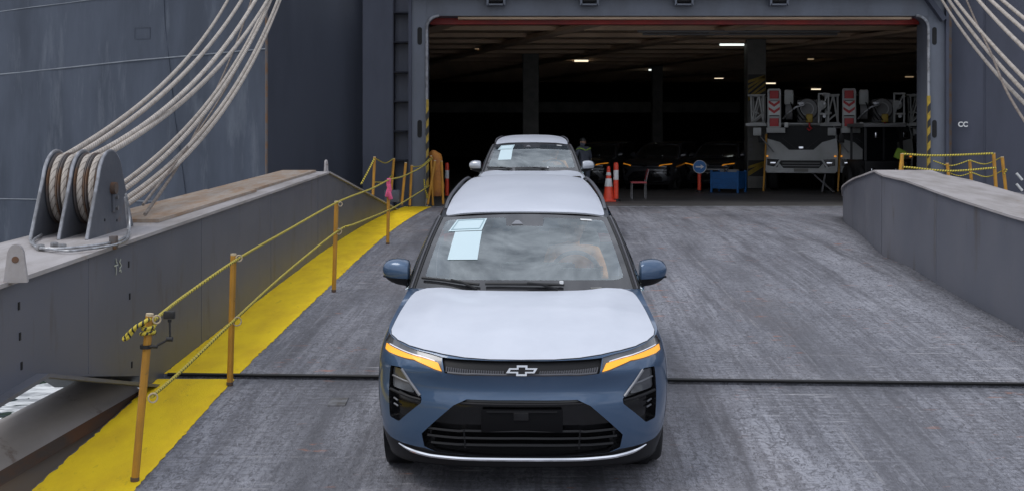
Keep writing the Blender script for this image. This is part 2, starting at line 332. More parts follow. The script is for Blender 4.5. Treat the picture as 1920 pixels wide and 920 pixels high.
# ---------------------------------------------------------------- car body surfaces (car-local metres: x across, y from nose to tail, z up)
def crom(pts, n=24):
    """Catmull-Rom through points -> dense polyline"""
    p = np.array(pts, float)
    q = np.vstack([2*p[0]-p[1], p, 2*p[-1]-p[-2]])
    out = []
    for i in range(1, len(q)-2):
        t = np.linspace(0, 1, n, endpoint=False)[:, None]
        a, b, c, d = q[i-1], q[i], q[i+1], q[i+2]
        out.append(.5*((2*b)+(-a+c)*t+(2*a-5*b+4*c-d)*t*t+(-a+3*b-3*c+d)*t**3))
    out.append(p[-1:])
    return np.vstack(out)
def curve1(pts):
    d = crom(pts)
    return lambda x: np.interp(x, d[:, 0], d[:, 1])
_plan = crom([(0, 0), (.2, .004), (.4, .02), (.58, .055), (.72, .105), (.83, .175), (.91, .265), (.96, .36), (.99, .47), (1.0, .60)])
_pl = np.concatenate([[0], np.cumsum(np.hypot(*(np.diff(_plan, axis=0)*[.93, 1]).T))]); PLEN = _pl[-1]
def plan(a):
    a = np.abs(a)*PLEN
    return np.interp(a, _pl, _plan[:, 0]), np.interp(a, _pl, _plan[:, 1])
Wz = curve1([(.10, .86), (.2, .892), (.32, .930), (.5, .955), (.65, .962), (.78, .956), (.88, .938), (.97, .905), (1.04, .87), (1.12, .825), (1.25, .76)])
Sz = curve1([(.10, .17), (.16, .12), (.22, .07), (.30, .035), (.40, .008), (.52, 0.0), (.62, .004), (.70, .028), (.77, .020), (.815, .004), (.86, .028), (.90, .06), (.97, .12), (1.06, .2), (1.2, .3)])
def wallpt(a, z):
    xn, yn = plan(a)
    W = Wz(z)
    return np.stack([np.sign(a)*W*xn, yn+Sz(z)*(1-.7*xn**3), z+0*xn], -1)
_zc = curve1([(-.1, .78), (0, .858), (.05, .890), (.15, .940), (.35, 1.010), (.7, 1.070), (1.0, 1.102), (1.25, 1.122), (2, 1.16)])
def zhood(x, y):
    ax = np.abs(x)
    ridge = .012*np.exp(-((ax-.58)/.10)**2)*np.clip((y-.05)/.3, 0, 1)
    return _zc(y)-.030*(ax/.85)**2-.022*np.clip((ax-.72)/.2, 0, 2)**2+ridge
def ztop(a):
    z = np.full(np.shape(a), .9)
    for _ in range(40):
        p = wallpt(a, z)
        z = .5*z+.5*zhood(p[..., 0], p[..., 1])
    return z
ZB = .20
# ---------------------------------------------------------------- the setting: water, quay
MB().add([(-3000, -3000, 0), (3000, -3000, 0), (3000, 3000, 0), (-3000, 3000, 0)], [(0, 1, 2, 3)]).build('water', M['water'], None, 0)['kind'] = 'structure'
MB().box((0, -34, .02), (160, 60, 1.9)).build('quay', M['concrete'], None, 0)['kind'] = 'structure'

# ---------------------------------------------------------------- ramp profile (height of the running surface at distance Y)
_rp = crom([(10.95, -2.105), (13.5, -2.0), (16, -1.905), (20, -1.77), (24, -1.712), (28, -1.725), (31, -1.78)])
HINGE = 10.95
def rz(Y): return CZ+(-2.105+.074*(Y-HINGE) if Y < HINGE else float(np.interp(Y, _rp[:, 0], _rp[:, 1])))
def hit(px, py):
    """where the line of sight through a photo pixel meets the ramp"""
    lo, hi = 4., 31.
    for _ in range(50):
        m = (lo+hi)/2
        if CZ+(250-py)/FPX*m > rz(m): lo = m
        else: hi = m
    return Vector(((px-960)/FPX*lo, lo, rz(lo)))
def xin(Y): return -2.38+.022*(Y-11)          # inner edge of the yellow strip
def xout(Y): return xin(Y)-.66                # outer edge, foot of the left girder
DECK = CZ-1.78
def hinge_y(X): return HINGE-.045*X
_rx = [(x.y, x.x) for x in (hit(1920, 622), hit(1787, 550), hit(1699, 497), hit(1655, 479))]
XR = curve1([(5, 4.9), (9, 5.08)]+_rx[:4]+[(21.8, 5.95), (23.6, 6.22), (25.2, 6.52), (26.4, 6.84)])   # foot of the right girder

ramp = wempty('stern_ramp', (1.4, 3, rz(3)))
tag(ramp, 'long grey steel vehicle ramp with yellow walkway strip leading into ship', 'ramp')
def deck_grid(y0f, y1f, xl, xr, ny, nx, dz=0., th=None):
    rows = []
    for i in range(ny+1):
        row = []
        for j in range(nx+1):
            u = i/ny
            # x depends on Y, iterate once
            Y = y0f(0)+(y1f(0)-y0f(0))*u
            x = xl(Y)+(xr(Y)-xl(Y))*j/nx
            Y = y0f(x)+(y1f(x)-y0f(x))*u
            row.append((x, Y, rz(Y)+dz))
        rows.append(row)
    return rows
GAP = .075
up = MB().grid(deck_grid(lambda x: hinge_y(x)+GAP, lambda x: 31.0, lambda Y: xout(Y)-.02, lambda Y: float(XR(Y))+.05 if Y < 26.4 else 9.8, 60, 24)).build('ramp_deck', M['ramp'], ramp, 60)
solidify(up, .25)
lw = MB().grid(deck_grid(lambda x: -2.2, lambda x: hinge_y(x)-GAP, lambda Y: xout(Y)-.01, lambda Y: 5.6, 40, 20)).build('ramp_flap', M['ramp'], ramp, 60)
solidify(lw, .18)
MB().grid([[(x, hinge_y(x)+d, rz(hinge_y(x))-.09) for d in (-.2, .2)] for x in np.linspace(-3.2, 5.6, 8)]).build('hinge_gap', M['dark'], ramp, 0)
# worn rubber edge seals along the joint
sm = MB(); pts = [(x, hinge_y(x)+GAP-.005, rz(hinge_y(x))+.004) for x in np.linspace(-3.0, 5.6, 18)]
sm.tube(pts, .016, 6).build('joint_seal', M['rubber'], ramp)
ys_up = MB().grid([[(xin(Y)-.66*j/4+(RNG.normal(0, .006) if j in (0, 4) else 0), Y, rz(Y)+.005) for j in range(5)] for Y in np.linspace(HINGE+.14+GAP, 31.0, 320)]).build('yellow_strip', M['yellow'], ramp, 60)
ys_lo = MB().grid([[(xin(Y)-.655*j/4+(RNG.normal(0, .005) if j in (0, 4) else 0), Y, rz(Y)+.005) for j in range(5)] for Y in np.linspace(-2.2, HINGE+.09-GAP, 260)]).build('yellow_strip', M['yellow'], ramp, 60)
# drain grating patch
a_, b_ = hit(612, 762), hit(655, 745)
MB().box(((a_.x+b_.x)/2, (a_.y+b_.y)/2, rz((a_.y+b_.y)/2)+.002), (.14, .22, .012), Matrix.Rotation(.074, 3, 'X')).build('patch_plate', M['steel'], ramp, 0)

# left edge of the flap: sunk strip, rusty ridge, rounded fender
prof = [(0, .0), (-.005, -.05), (-.38, -.085), (-.40, -.080), (-.425, -.045), (-.45, -.02), (-.52, .045), (-.64, .10), (-.80, .115), (-.96, .07), (-1.08, -.04), (-1.17, -.22), (-1.2, -.6)]
def edge_rows(i0, i1, y0=1.0, y1=10.7):
    k = lambda Y: float(np.interp(Y, [4, 8.4, 10.7], [.5, .36, -.02]))
    return [[(xout(Y)-.01+(p[0]+(.38-k(Y)) if p[0] < -.3 else p[0]), Y, rz(Y)+p[1]) for p in prof[i0:i1]] for Y in np.linspace(y0, y1, 24)]
M['fender'] = mat('flap_fender_paint', (.52, .475, .45), .38, col2=(.40, .36, .33), scale=1.2, stretch=(1, .4, 1), col3=(.14, .075, .04), scale3=2, lo3=.60, hi3=.72, bump=.2, bscale=4)
M['flap_side'] = mat('flap_edge_paint', (.15, .13, .115), .6, col2=(.17, .125, .085), scale=1.5, stretch=(1, .4, 1))
M['rust'] = mat('rust', (.17, .08, .04), .8, col2=(.10, .075, .06), scale=5, stretch=(1, .3, 1), bump=.4, bscale=40)
MB().grid(edge_rows(0, 3)).build('flap_edge', M['flap_side'], ramp, 40)
MB().grid(edge_rows(2, 6)).build('rust_ridge', M['rust'], ramp, 60)
MB().grid(edge_rows(5, 13)).build('flap_fender', M['fender'], ramp, 80)

# ---------------------------------------------------------------- left girder
def gtop(Y): return CZ+np.interp(Y, [4, 7.5, 19.8, 29.4], [-1.03, -.94, -.62, -1.77])
def gbot(Y): return CZ+np.interp(Y, [4, 7.6, 8.35, 10.9], [-1.70, -1.62, -1.585, -2.06]) if Y < 10.9 else rz(Y)-.05
def gwid(Y): return float(np.interp(Y, [4, 10, 19.8, 29.4], [.92, .87, .68, .5]))
gi = ramp
gy = sorted(set(list(np.linspace(4, 29.4, 40))+[7.6, 8.35, 10.9, 19.8]))
def girder(name, inner, sgn, ylist, top, bot, wid):
    face = MB().grid([[(inner(Y), Y, bot(Y)+(top(Y)-bot(Y))*k/6) for k in range(7)] for Y in ylist])
    g = face.build(name, M['girder'], ramp, 50)
    outer = MB().grid([[(inner(Y)+sgn*wid(Y), Y, bot(Y)+(top(Y)-bot(Y))*k) for k in (0, 1)] for Y in ylist])
    outer.grid([[(inner(Y)+sgn*wid(Y)*k, Y, bot(Y)) for k in (0, 1)] for Y in ylist])
    outer.build('outer_web', M['girder'], g, 50)
    t = MB()
    rows = [[(inner(Y)-sgn*.035, Y, top(Y)), (inner(Y)-sgn*.035, Y, top(Y)+.028), (inner(Y)+sgn*(wid(Y)+.035), Y, top(Y)+.028), (inner(Y)+sgn*(wid(Y)+.035), Y, top(Y)), (inner(Y)-sgn*.035, Y, top(Y))] for Y in ylist]
    t.grid(rows).build('top_flange', M['girder_top'], g, 20)
    return g
G = girder('side_girder', xout, -1, gy, gtop, gbot, gwid)
lip = MB(); 
for a, b in zip([4, 7.6, 8.35], [7.6, 8.35, 10.9]): lip.bar((xout(a)+.03, a, gbot(a)+.01), (xout(b)+.03, b, gbot(b)+.01), .10, .025)
lip.build('bottom_flange', M['girder'], G, 0)
for gy_ in (9.3, 12.4, 15.6, 18.9): MB().tube([(xout(gy_)+.001, gy_, z) for z in np.linspace(max(gbot(gy_), rz(gy_) if gy_ > 10.9 else 0)+.02, gtop(gy_)-.01, 6)], .003, 5).build('weld_seam', M['girder'], G)
# drain slots
for (px, py) in ((35, 573), (37, 630), (40, 685), (241, 495), (243, 555), (247, 683)):
    Y = 8.
    for _ in range(20): Y = xout(Y)*FPX/(px-960)
    p = P(px, py, Y); MB().box((xout(Y)+.002, Y, p.z), (.006, .026, .050), None, .0).build('drain_slot', M['dark'], G, 0)
def on_girder(px, py):
    Y = 9.
    for _ in range(20): Y = xout(Y)*FPX/(px-960)
    return P(px, py, Y)
# hand-painted mark on the girder web (two tall scrawled figures)
sx = MB()
def scr(pts, w=.010):
    q = [on_girder(*p)+Vector((.006, 0, 0)) for p in pts]
    for a, b in zip(q, q[1:]): sx.bar(a, b, .004, w, (0, .4, 1))
k = 80/1227
for pl in ([(400, 215), (408, 330), (440, 345)], [(350, 435), (460, 395)], [(400, 420), (415, 560), (400, 690)], [(540, 230), (500, 310), (555, 420), (500, 510)], [(490, 575), (540, 540), (545, 620)]):
    scr([(190+x*k, 470+y*k) for x, y in pl])
M['mark'] = mat('pale_marker', (.45, .47, .40), .7)
sx.build('painted_mark', M['mark'], G, 0)
# lifting lugs
def lug(c, w, h, t, yaw, m=M['girder_top']):
    ol = [(-w/2, 0), (w/2, 0), (w*.36, h*.62)]+[(w*.36*math.cos(a), h*.64+h*.36*math.sin(a)) for a in np.linspace(0, math.pi, 9)]+[(-w*.36, h*.62)]
    mb = MB().prism(ol, t, 'Y', -t/2); rot = Matrix.Rotation(yaw, 3, 'Z')
    mb.v = [tuple(rot @ Vector(v)+Vector(c)) for v in mb.v]
    l_ = mb.build('lifting_lug', m, G, 30)
    hb = MB().lathe([(0, -t*.53), (w*.15, -t*.53), (w*.15, t*.53), (0, t*.53)], (0, 0, h*.60), 'Y', 14); hb.v = [tuple(rot @ Vector(v)+Vector(c)) for v in hb.v]
    hb.build('pin_hole', M['rust'], l_, 30)
p = P(30, 532, 7.85); lug((p.x, p.y, gtop(p.y)+.02), .14, .235, .07, .25)
lug((xout(19.75)+.0-.02, 19.75, gtop(19.75)+.02), .09, .19, .03, 1.2)
# rusty plates laid on the flange behind the sheaves
for y0, y1, dx in ((11.55, 15.4, 0), (15.45, 19.6, .02)):
    mb = MB()
    pl = [(xout(y)-u, y, gtop(y)+.03) for y, u in ((y0, .16+dx), (y1, .13+dx), (y1, gwid(y1)-.02), (y0, gwid(y0)-.05))]
    mb.add(pl+[(a, b, c+.03) for a, b, c in pl], [(3, 2, 1, 0), (4, 5, 6, 7), (0, 1, 5, 4), (1, 2, 6, 5), (2, 3, 7, 6), (3, 0, 4, 7)]).build('walk_plate', M['rust_plate'], G, 0)

# ---------------------------------------------------------------- right girder (foot line flares out at the ship end)
def rtop(Y): return CZ+np.interp(Y, [4, 7.5, 13.2, 19.6, 22.5, 25.2, 26.4], [-1.12, -1.04, -.885, -.592, -.80, -1.08, -1.30])
def rwid(Y): return float(np.interp(Y, [4, 13, 19.6, 26.4], [.95, .90, .82, .5]))
gyr = sorted(set(list(np.linspace(7, 26.4, 44))+[19.6]))
GR = girder('side_girder', lambda Y: float(XR(Y)), 1, gyr, rtop, lambda Y: rz(Y)-.05, rwid)

for gy_ in (9.5, 12.8, 16.2, 19.0): MB().tube([(float(XR(gy_))-.001, gy_, z) for z in np.linspace(rz(gy_)+.02, rtop(gy_)-.01, 6)], .003, 5).build('weld_seam', M['girder'], GR)
# ---------------------------------------------------------------- sheave block on a girder: three cheek plates, two rope-wound sheaves
def sheave_block(bx, by, bz, yaw):
    e = empty('sheave_block'); e.parent = ramp; e.location = Vector((bx, by, bz))-ramp.location; e.rotation_euler = (.026, 0, yaw)
    def put(mb, name, m, sm=35):
        o = mesh_obj(name, mb.v, mb.f, m, None, sm); o.parent = e; return o
    Hh, L = .68, 1.12
    ol = [(-L/2, 0), (L/2, 0)]+[(.30*math.cos(a), .385+.295*math.sin(a)) for a in np.linspace(.32, math.pi-.32, 15)]
    for i, x in enumerate((-.45, -.225, 0)):
        ck = put(MB().prism(ol, .028, 'X', x-.014), 'cheek_plate', M['block'], 25)
        put(MB().tube([(x, p[0]*1.004, p[1]*1.003) for p in [ol[1]]+ol[2:]+[ol[0]]], .0145, 6), 'worn_edge', M['frame_worn'])
    for k, x in enumerate((-.385, -.29, -.160, -.065)):
        pr = [(.05, -.04), (.235, -.04), (.295, -.044), (.298, -.036), (.245, -.024), (.232, 0), (.245, .024), (.298, .036), (.295, .044), (.235, .04), (.05, .04)]
        put(MB().lathe(pr, (x, 0, .37), 'X', 36), 'sheave', M['rust_paint'])
        tp_ = [(x, .262*math.cos(a), .37+.262*math.sin(a)) for a in np.linspace(0, 2*math.pi, 73)]; set_lay(put(MB().tube(tp_, .030, 8, False), 'rope_turn', M['wire']), tp_, 8, 14, 2)
    put(MB().cyl((-.5, 0, .37), (.055, 0, .37), .05, n=18), 'sheave_pin', M['rust'])
    put(MB().box((.022, .06, .25), (.016, .13, .17), None, .004), 'keeper_plate', M['block'])
    put(MB().cyl((.02, .06, .29), (.05, .06, .29), .02, n=6), 'bolt', M['steel']); put(MB().cyl((.02, .06, .20), (.05, .06, .20), .02, n=6), 'bolt', M['steel'])
    put(MB().cyl((.012, -.18, .12), (.018, -.18, .12), .012, n=8), 'bolt_hole', M['dark']); put(MB().cyl((.012, .12, .09), (.018, .12, .09), .012, n=8), 'bolt_hole', M['dark'])
    return e
SB = Vector((xout(10.7)-.31, 10.7, gtop(10.7)+.028))
sheave_block(SB.x, SB.y, SB.z, -.022)
SBR = Vector((float(XR(10.7))+.80, 10.7, rtop(10.7)+.028))
sheave_block(SBR.x, SBR.y, SBR.z, -.022)
# thin wire sling lying round the foot of the block, with bolts and a shackle stub
def cat(pts, n=14):
    return [Vector(p) for p in crom(pts, n)]
def flat(px, py, dz=.05):
    Y = 10.
    for _ in range(30): Y = .5*Y+.5*((gtop(Y)-CZ+dz)*FPX/(250-py))
    return P(px, py, Y)
sl = empty('wire_sling', flat(150, 462)); tag(sl, 'thin galvanised wire sling looped round the foot of the sheave block', 'wire'); sl['_world'] = 1
MB().tube(cat([flat(*q) for q in ((78, 440), (62, 452), (72, 464), (110, 466), (150, 463), (190, 458), (225, 450), (240, 436))]+[P(238, 405, 10.5), P(235, 370, 10.45)]), .012, 6).build('wire_strand', M['galv'], sl)
MB().tube(cat([flat(*q) for q in ((72, 434), (58, 447), (66, 460), (120, 470), (170, 466), (210, 460), (233, 452), (241, 440))]+[P(243, 410, 10.5), P(236, 364, 10.45)]), .010, 6).build('wire_strand', M['galv'], sl)
for q in ((76, 464), (102, 460), (117, 463)):
    a = flat(*q); MB().box(a, (.05, .06, .05), Matrix.Rotation(.6, 3, 'Z'), .01).build('wire_clip', M['steel'], sl)
a = flat(213, 462, .02); MB().box((a.x, a.y, a.z+.03), (.055, .06, .10), None, .008).build('anchor_stub', M['rust_paint'], sl)
# ---------------------------------------------------------------- the ship
FY = 31.0
ship = wempty('cargo_ship', (0, FY, 0))
tag(ship, 'grey blue stern of a car carrier ship with a wide open cargo door', 'ship')
def wall_strip(name, pa, Ya, pb, Yb, z0, z1, m, n=10, nz=12, wob=0.012):
    """upright plating between two photo columns at given distances"""
    xa, xb = (pa-960)/FPX*Ya, (pb-960)/FPX*Yb
    rows = []
    d = Vector((xb-xa, Yb-Ya, 0)).normalized(); nrm = Vector((d.y, -d.x, 0))
    for i in range(n+1):
        t = i/n; row = []
        for j in range(nz+1):
            w = wob*(math.sin(i*1.9+j*.7+pa)+math.sin(j*2.3+i*.6))*(0 < i < n)
            row.append(Vector((xa+(xb-xa)*t, Ya+(Yb-Ya)*t, z0+(z1-z0)*j/nz))+nrm*w)
        rows.append(row)
    return MB().grid(rows).build(name, m, ship, 80)
def on_wall(pa, Ya, pb, Yb, px):
    xa, xb = (pa-960)/FPX*Ya, (pb-960)/FPX*Yb
    s = (px-960)/FPX
    t = (s*Ya-xa)/((xb-xa)-s*(Yb-Ya)); return Ya+(Yb-Ya)*t
LW = (-900, 39.0, 500, 26.5)
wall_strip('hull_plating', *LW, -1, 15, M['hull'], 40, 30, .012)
def wp_left(px, py, off=.012):
    p = P(px, py, on_wall(*LW, px)); return p+Vector((-.30, -.95, 0)).normalized()*off
def seam(pts, r=.012, m=M['hull']):
    MB().tube([wp_left(*q) for q in pts], r, 6).build('weld_seam', m, ship)
M['seam'] = mat('weld_seam_paint', (.22, .24, .27), .5, col2=(.15, .165, .195), scale=3)
seam([(-120, 150), (0, 140), (130, 127), (250, 114), (380, 103), (499, 92)], .014, M['seam'])
seam([(-120, 370), (0, 373), (180, 376), (360, 379), (499, 381)], .012, M['seam'])
seam([(305, -60), (310, 50), (318, 120), (328, 220), (345, 340), (352, 400)], .008)
seam([(-40, 28), (60, 14), (120, 7), (215, -6)], .010, M['seam'])
# small welded patch frame and dents of old plating
for (x0, y0, x1, y1) in ((253, 52, 282, 73),):
    q = [wp_left(x0, y0), wp_left(x1, y0), wp_left(x1, y1), wp_left(x0, y1)]
    MB().tube(q+[q[0]], .005, 5).build('patch_weld', M['hull'], ship)
DK = (500, 26.5, 680, 32.6)
wall_strip('recess_plating', *DK, -1, 15, M['hull_dark'], 8, 10, .006)
e0 = P(500, 0, 26.5); MB().tube([(e0.x, e0.y-.01, -1), (e0.x, e0.y-.01, 15)], .03, 8).build('corner_bar', M['rust_paint'], ship)
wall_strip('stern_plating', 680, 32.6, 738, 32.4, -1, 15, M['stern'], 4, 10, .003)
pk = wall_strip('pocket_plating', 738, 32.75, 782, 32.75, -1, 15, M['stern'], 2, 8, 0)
s_ = MB(); x0 = P(738, 0, 32.4).x; s_.box((x0-.005, 32.58, 7), (.03, .36, 16)).build('pocket_edge', M['hull_side'], ship, 0)
for y in (-30, 25, 80, 136, 191, 246, 301):
    a, b = P(738, y, 32.5), P(776, y, 32.5); MB().box(((a.x+b.x)/2, 32.55, a.z), (b.x-a.x, .45, .035)).build('pocket_step', M['hull_side'], ship, 0)
# door frame: jambs, header, worn lips
zl = DECK-.06; zt = P(0, 30, FY).z
xL0, xL1 = P(772, 0, FY).x, P(800, 0, FY).x; xR0, xR1 = P(1741, 0, FY).x, P(1771, 0, FY).x
fr = MB().box(((xL0+xL1)/2, FY+.45, (zl+15)/2), (xL1-xL0, .9, 15-zl)).build('door_jamb', M['frame'], ship, 0)
fr2 = MB().box(((xR0+xR1)/2, FY+.45, (zl+15)/2), (xR1-xR0, .9, 15-zl)).build('door_jamb', M['frame'], ship, 0)
hd = MB().box(((xL1+xR0)/2, FY+.45, (zt+15)/2), (xR0-xL1-.004, .88, 15-zt)).build('door_header', M['frame'], ship, 0)
for par, x, sg in ((fr, xL0, -1), (fr2, xR1, 1)):
    MB().box((x+sg*.035, FY-.04, 8), (.07, .16, 14)).build('jamb_bead', M['hull_side'], par, 0)
for par, xs in ((fr, P(787, 0, FY).x), (fr2, P(1752, 0, FY).x)):
    for py in (68, 242):
        z = P(0, py, FY).z
        o = [(xs+.055*math.cos(a), z+sgn*.16+.055*math.sin(a)) for sgn, r0 in ((1, 0), (-1, math.pi)) for a in np.linspace(r0, r0+math.pi, 7)]
        MB().prism(o, .01, 'Y', FY-.008).build('lock_slot', M['dark'], par, 30)
# worn bright edge with the rounded upper corners
def lipline(sgn, x, par):
    r = .30; pts = [(x, FY-.01, zl)]+[(x, FY-.01, z) for z in np.linspace(zl+.5, zt-r, 10)]
    pts += [(x+sgn*r*(1-math.cos(a)), FY-.01, zt-r+r*math.sin(a)) for a in np.linspace(.2, math.pi/2, 7)]
    MB().tube(pts, .035, 8).build('worn_lip', M['frame_worn'], par)
    tri = [(x, zt)]+[(x+sgn*r*(1-math.cos(a)), zt-r+r*math.sin(a)) for a in np.linspace(0, math.pi/2, 9)]
    MB().prism(tri, .5, 'Y', FY+.002).build('corner_gusset', M['frame'], par, 0)
lipline(1, xL1, fr); lipline(-1, xR0, fr2)
MB().box(((xL1+xR0)/2, FY+.70, zt-.085), (xR0-xL1-.1, .25, .15)).build('red_lip', M['red'], hd, 0)
MB().box(((xL1+xR0)/2+.2, FY+.35, zt-.035), (xR0-xL1-1.1, .3, .05)).build('header_ledge', M['ceil'], hd, 0)
zd = P(0, 4, FY).z
MB().box(((xL0+xR1)/2, FY-.2, zd+.75), (xR1-xL0-.1, .34, 1.2)).build('door_fold', M['hull_side'], hd, 0)
for px in (930, 1105, 1282, 1460):
    c = P(px, 4, FY-.15); h = MB()
    h.box((c.x-.20, c.y, c.z+.02), (.05, .2, .22)); h.box((c.x+.20, c.y, c.z+.02), (.05, .2, .22)); h.box((c.x, c.y, c.z-.07), (.40, .2, .035)); h.box((c.x, c.y, c.z+.11), (.40, .2, .035))
    hg = h.build('hinge_bracket', M['frame'], hd, 0); MB().cyl((c.x-.16, c.y-.02, c.z+.03), (c.x+.16, c.y-.02, c.z+.03), .045, n=12).build('hinge_pin', M['dark'], hg)
# diagonal stiffener at the right upper corner
a, b = P(1733, -12, FY-.1), P(1769, 38, FY-.1); MB().bar(a, b, .12, .22, (0, 1, 0)).build('corner_brace', M['hull_side'], fr2, 0)
a, b = P(1760, -20, FY-.12), P(1782, 34, FY-.12)
# black and yellow edge guards on both jambs
def hazard(x, w, py0, py1, par, side):
    z0, z1 = P(0, py1, FY).z, P(0, py0, FY).z
    g_ = MB().box((x, FY-.035, (z0+z1)/2), (w, .05, z1-z0)).build('edge_guard', M['hazard_yellow'], par, 0)
    z = z0+.05
    while z+.3 < z1:
        MB().add([(x-w/2-.003, FY-.063, z), (x+w/2+.003, FY-.063, z+.10), (x+w/2+.003, FY-.063, z+.28), (x-w/2-.003, FY-.063, z+.18)], [(0, 1, 2, 3)]).build('guard_stripe', M['black_paint'], g_, 0); z += .36
hazard(xL1+.02, .06, 187, 372, fr, 1); hazard(xR0-.01, .075, 180, 330, fr2, -1)
# right hand hull
RW1 = (1771, 31.25, 1846, 31.0); RW2 = (1846, 31.0, 2700, 26.0)
wall_strip('hull_plating', *RW1, -1, 15, M['hull_side'], 3, 10, .003)
wall_strip('hull_plating', *RW2, -1, 15, M['hull_side'], 16, 20, .012)
for px in (1779,):
    c = P(px, 0, 31.15); MB().box((c.x, c.y-.02, 7), (.12, .02, 16)).build('rust_streak', M['rust_paint'], ship, 0)
c = P(1846, 0, 31.0); MB().tube([(c.x, c.y-.01, -1), (c.x, c.y-.01, 15)], .014, 6).build('weld_seam', M['hull_side'], ship)
c = P(1805, 234, 31.05); strip_text('painted_mark', 'CC', .17, M['white'], ship, Vector((c.x, c.y-.02, c.z)), Matrix.Rotation(R(90), 3, 'X'))
# mooring bitts by the right rail
for y in (332, 352):
    c = P(1911, y, 29); MB().cyl(c+Vector((-.06, 0, .08)), c+Vector((.07, 0, -.07)), .03, n=10).build('roller_bar', M['white'], ship)
MB().box(P(1915, 366, 29), (.3, .3, .08)).build('roller_plate', M['girder_top'], ship, 0)

# ---------------------------------------------------------------- the hold
X0, X1, Y1, ZC = -12., 30., 96., CZ+3.02
YH = 33.3
dk = MB().grid([[(x, y, DECK) for x in (xL0 if y < YH else X0, X1)] for y in (FY+.06, YH-.01, YH, Y1)]).build('cargo_deck', M['deck'], ship, 0)
MB().box(((xL1+xR0)/2, FY+.02, DECK-.005), (xR0-xL1, .10, .03)).build('door_sill', M['frame_worn'], ship, 0)
MB().box(((xL1+xR0)/2, FY+.03, DECK-.9), (xR0-xL1+.6, .06, 1.74)).build('sill_apron', M['hull_dark'], ship, 0)
ce = MB().grid([[(x, y, ZC) for x in (xL0 if y < YH else X0, X1)] for y in (FY+.9, YH-.01, YH, Y1)]).build('hold_ceiling', M['ceil'], ship, 0)
MB().grid([[(x, y, z) for z in (DECK, ZC)] for x, y in ((xL0, FY+.9), (xL0, YH), (X0, YH), (X0, Y1), (X1, Y1), (X1, FY+.9))]).build('hold_wall', M['inner'], ship, 0)
MB().grid([[(x, FY+.92, z) for z in (DECK, ZC)] for x in (xR1, X1)]).build('hold_wall', M['inner'], ship, 0)
# ceiling beams: shallow ones along the ship, deep webs across on the skew
for y in np.arange(FY+2.6, 74, 2.6): MB().box(((X0+X1)/2, y, ZC-.06), (X1-X0, .16, .12)).build('ceiling_beam', M['ceil'], ce, 0)
for x in (-9, -2.2, 1.7, 6.2, 11.5, 17): 
    L = 44; MB().bar((x+.29*2, FY+2.4, ZC-.13), (x-.29*L+.58, FY+1.2+L, ZC-.13), .5, .10).build('ceiling_girder', M['ceil'], ce, 0)
for (px, py, w, h, k) in ((1380, 85, 1.05, .10, 'lamp_white'), (1090, 115, .55, .14, 'lamp'), (1225, 132, .42, .12, 'lamp_white'), (898, 92, .28, .08, 'lamp_dim'), (1348, 147, .45, .14, 'lamp'), (1445, 157, .55, .14, 'lamp'), (1530, 168, .6, .16, 'lamp'), (1520, 112, .22, .08, 'lamp_dim'), (1705, 145, .4, .1, 'lamp_dim')):
    Y = (ZC-.12-CZ)*FPX/(250-py); c = P(px, py, Y)
    hs = MB().box((c.x, c.y, c.z+.07), (w*1.08, .22, .06)).build('ceiling_lamp', M['cranewhite'], ce, 0); MB().box((c.x, c.y, c.z+.01), (w, .16, h*.5)).build('lit_tube', M[k], hs, 0)
for (px0, px1, y, Y, z0) in ((1195, 1575, 60, 35.5, 0), (1205, 1570, 68, 36.5, 0)):
    a, b = P(px0, y, Y), P(px1, y, Y); MB().cyl((a.x, Y, ZC-.2), (b.x, Y, ZC-.2), .035, n=8).build('ceiling_pipe', M['cranegrey'], ce)
# columns
for (px, Y, w) in ((995, 48, .60), (1232, 56, .46)):
    c = P(px, 0, Y); MB().box((c.x, Y, (DECK+ZC)/2), (w, w, ZC-DECK-.02), None, .03).build('hold_column', M['column'], ship, 0)
c = P(1412, 0, 41.0); colm = MB().box((c.x+.12, 41.3, (DECK+ZC)/2), (.60, .6, ZC-DECK-.02), None, .02).build('hold_column', M['column'], ship, 0)
def colstripes(z0, z1):
    xw = .60; x0 = c.x+.12-xw/2; yf = 41.3-.3-.004
    MB().add([(x0+.02, yf, z0), (x0+xw-.02, yf, z0), (x0+xw-.02, yf, z1), (x0+.02, yf, z1)], [(0, 1, 2, 3)]).build('stripe_ground', M['black_paint'], colm, 0)
    z = z0-.1
    while z < z1-.12:
        a, b = max(z, z0), min(z+.45, z1-.1)
        MB().add([(x0+.02, yf-.003, a), (x0+.02, yf-.003, min(a+.085, z1)), (x0+xw-.02, yf-.003, min(b+.085, z1)), (x0+xw-.02, yf-.003, b)], [(0, 3, 2, 1)]).build('guard_stripe', M['hazard_yellow'], colm, 0); z += .17
colstripes(P(0, 331, 41).z, P(0, 301, 41).z); colstripes(P(0, 190, 41).z, P(0, 140, 41).z)
for dy in (262, 272, 281):
    q = P(1408, dy, 40.98); MB().box((q.x, q.y, q.z), (.10, .006, .10)).build('stencil_mark', M['cranegrey'], colm, 0)
# edge of a hoistable car deck far inside
MB().box((-2, 62, CZ+1.25), (26, .4, .5)).build('car_deck_edge', M['column'], ship, 0)
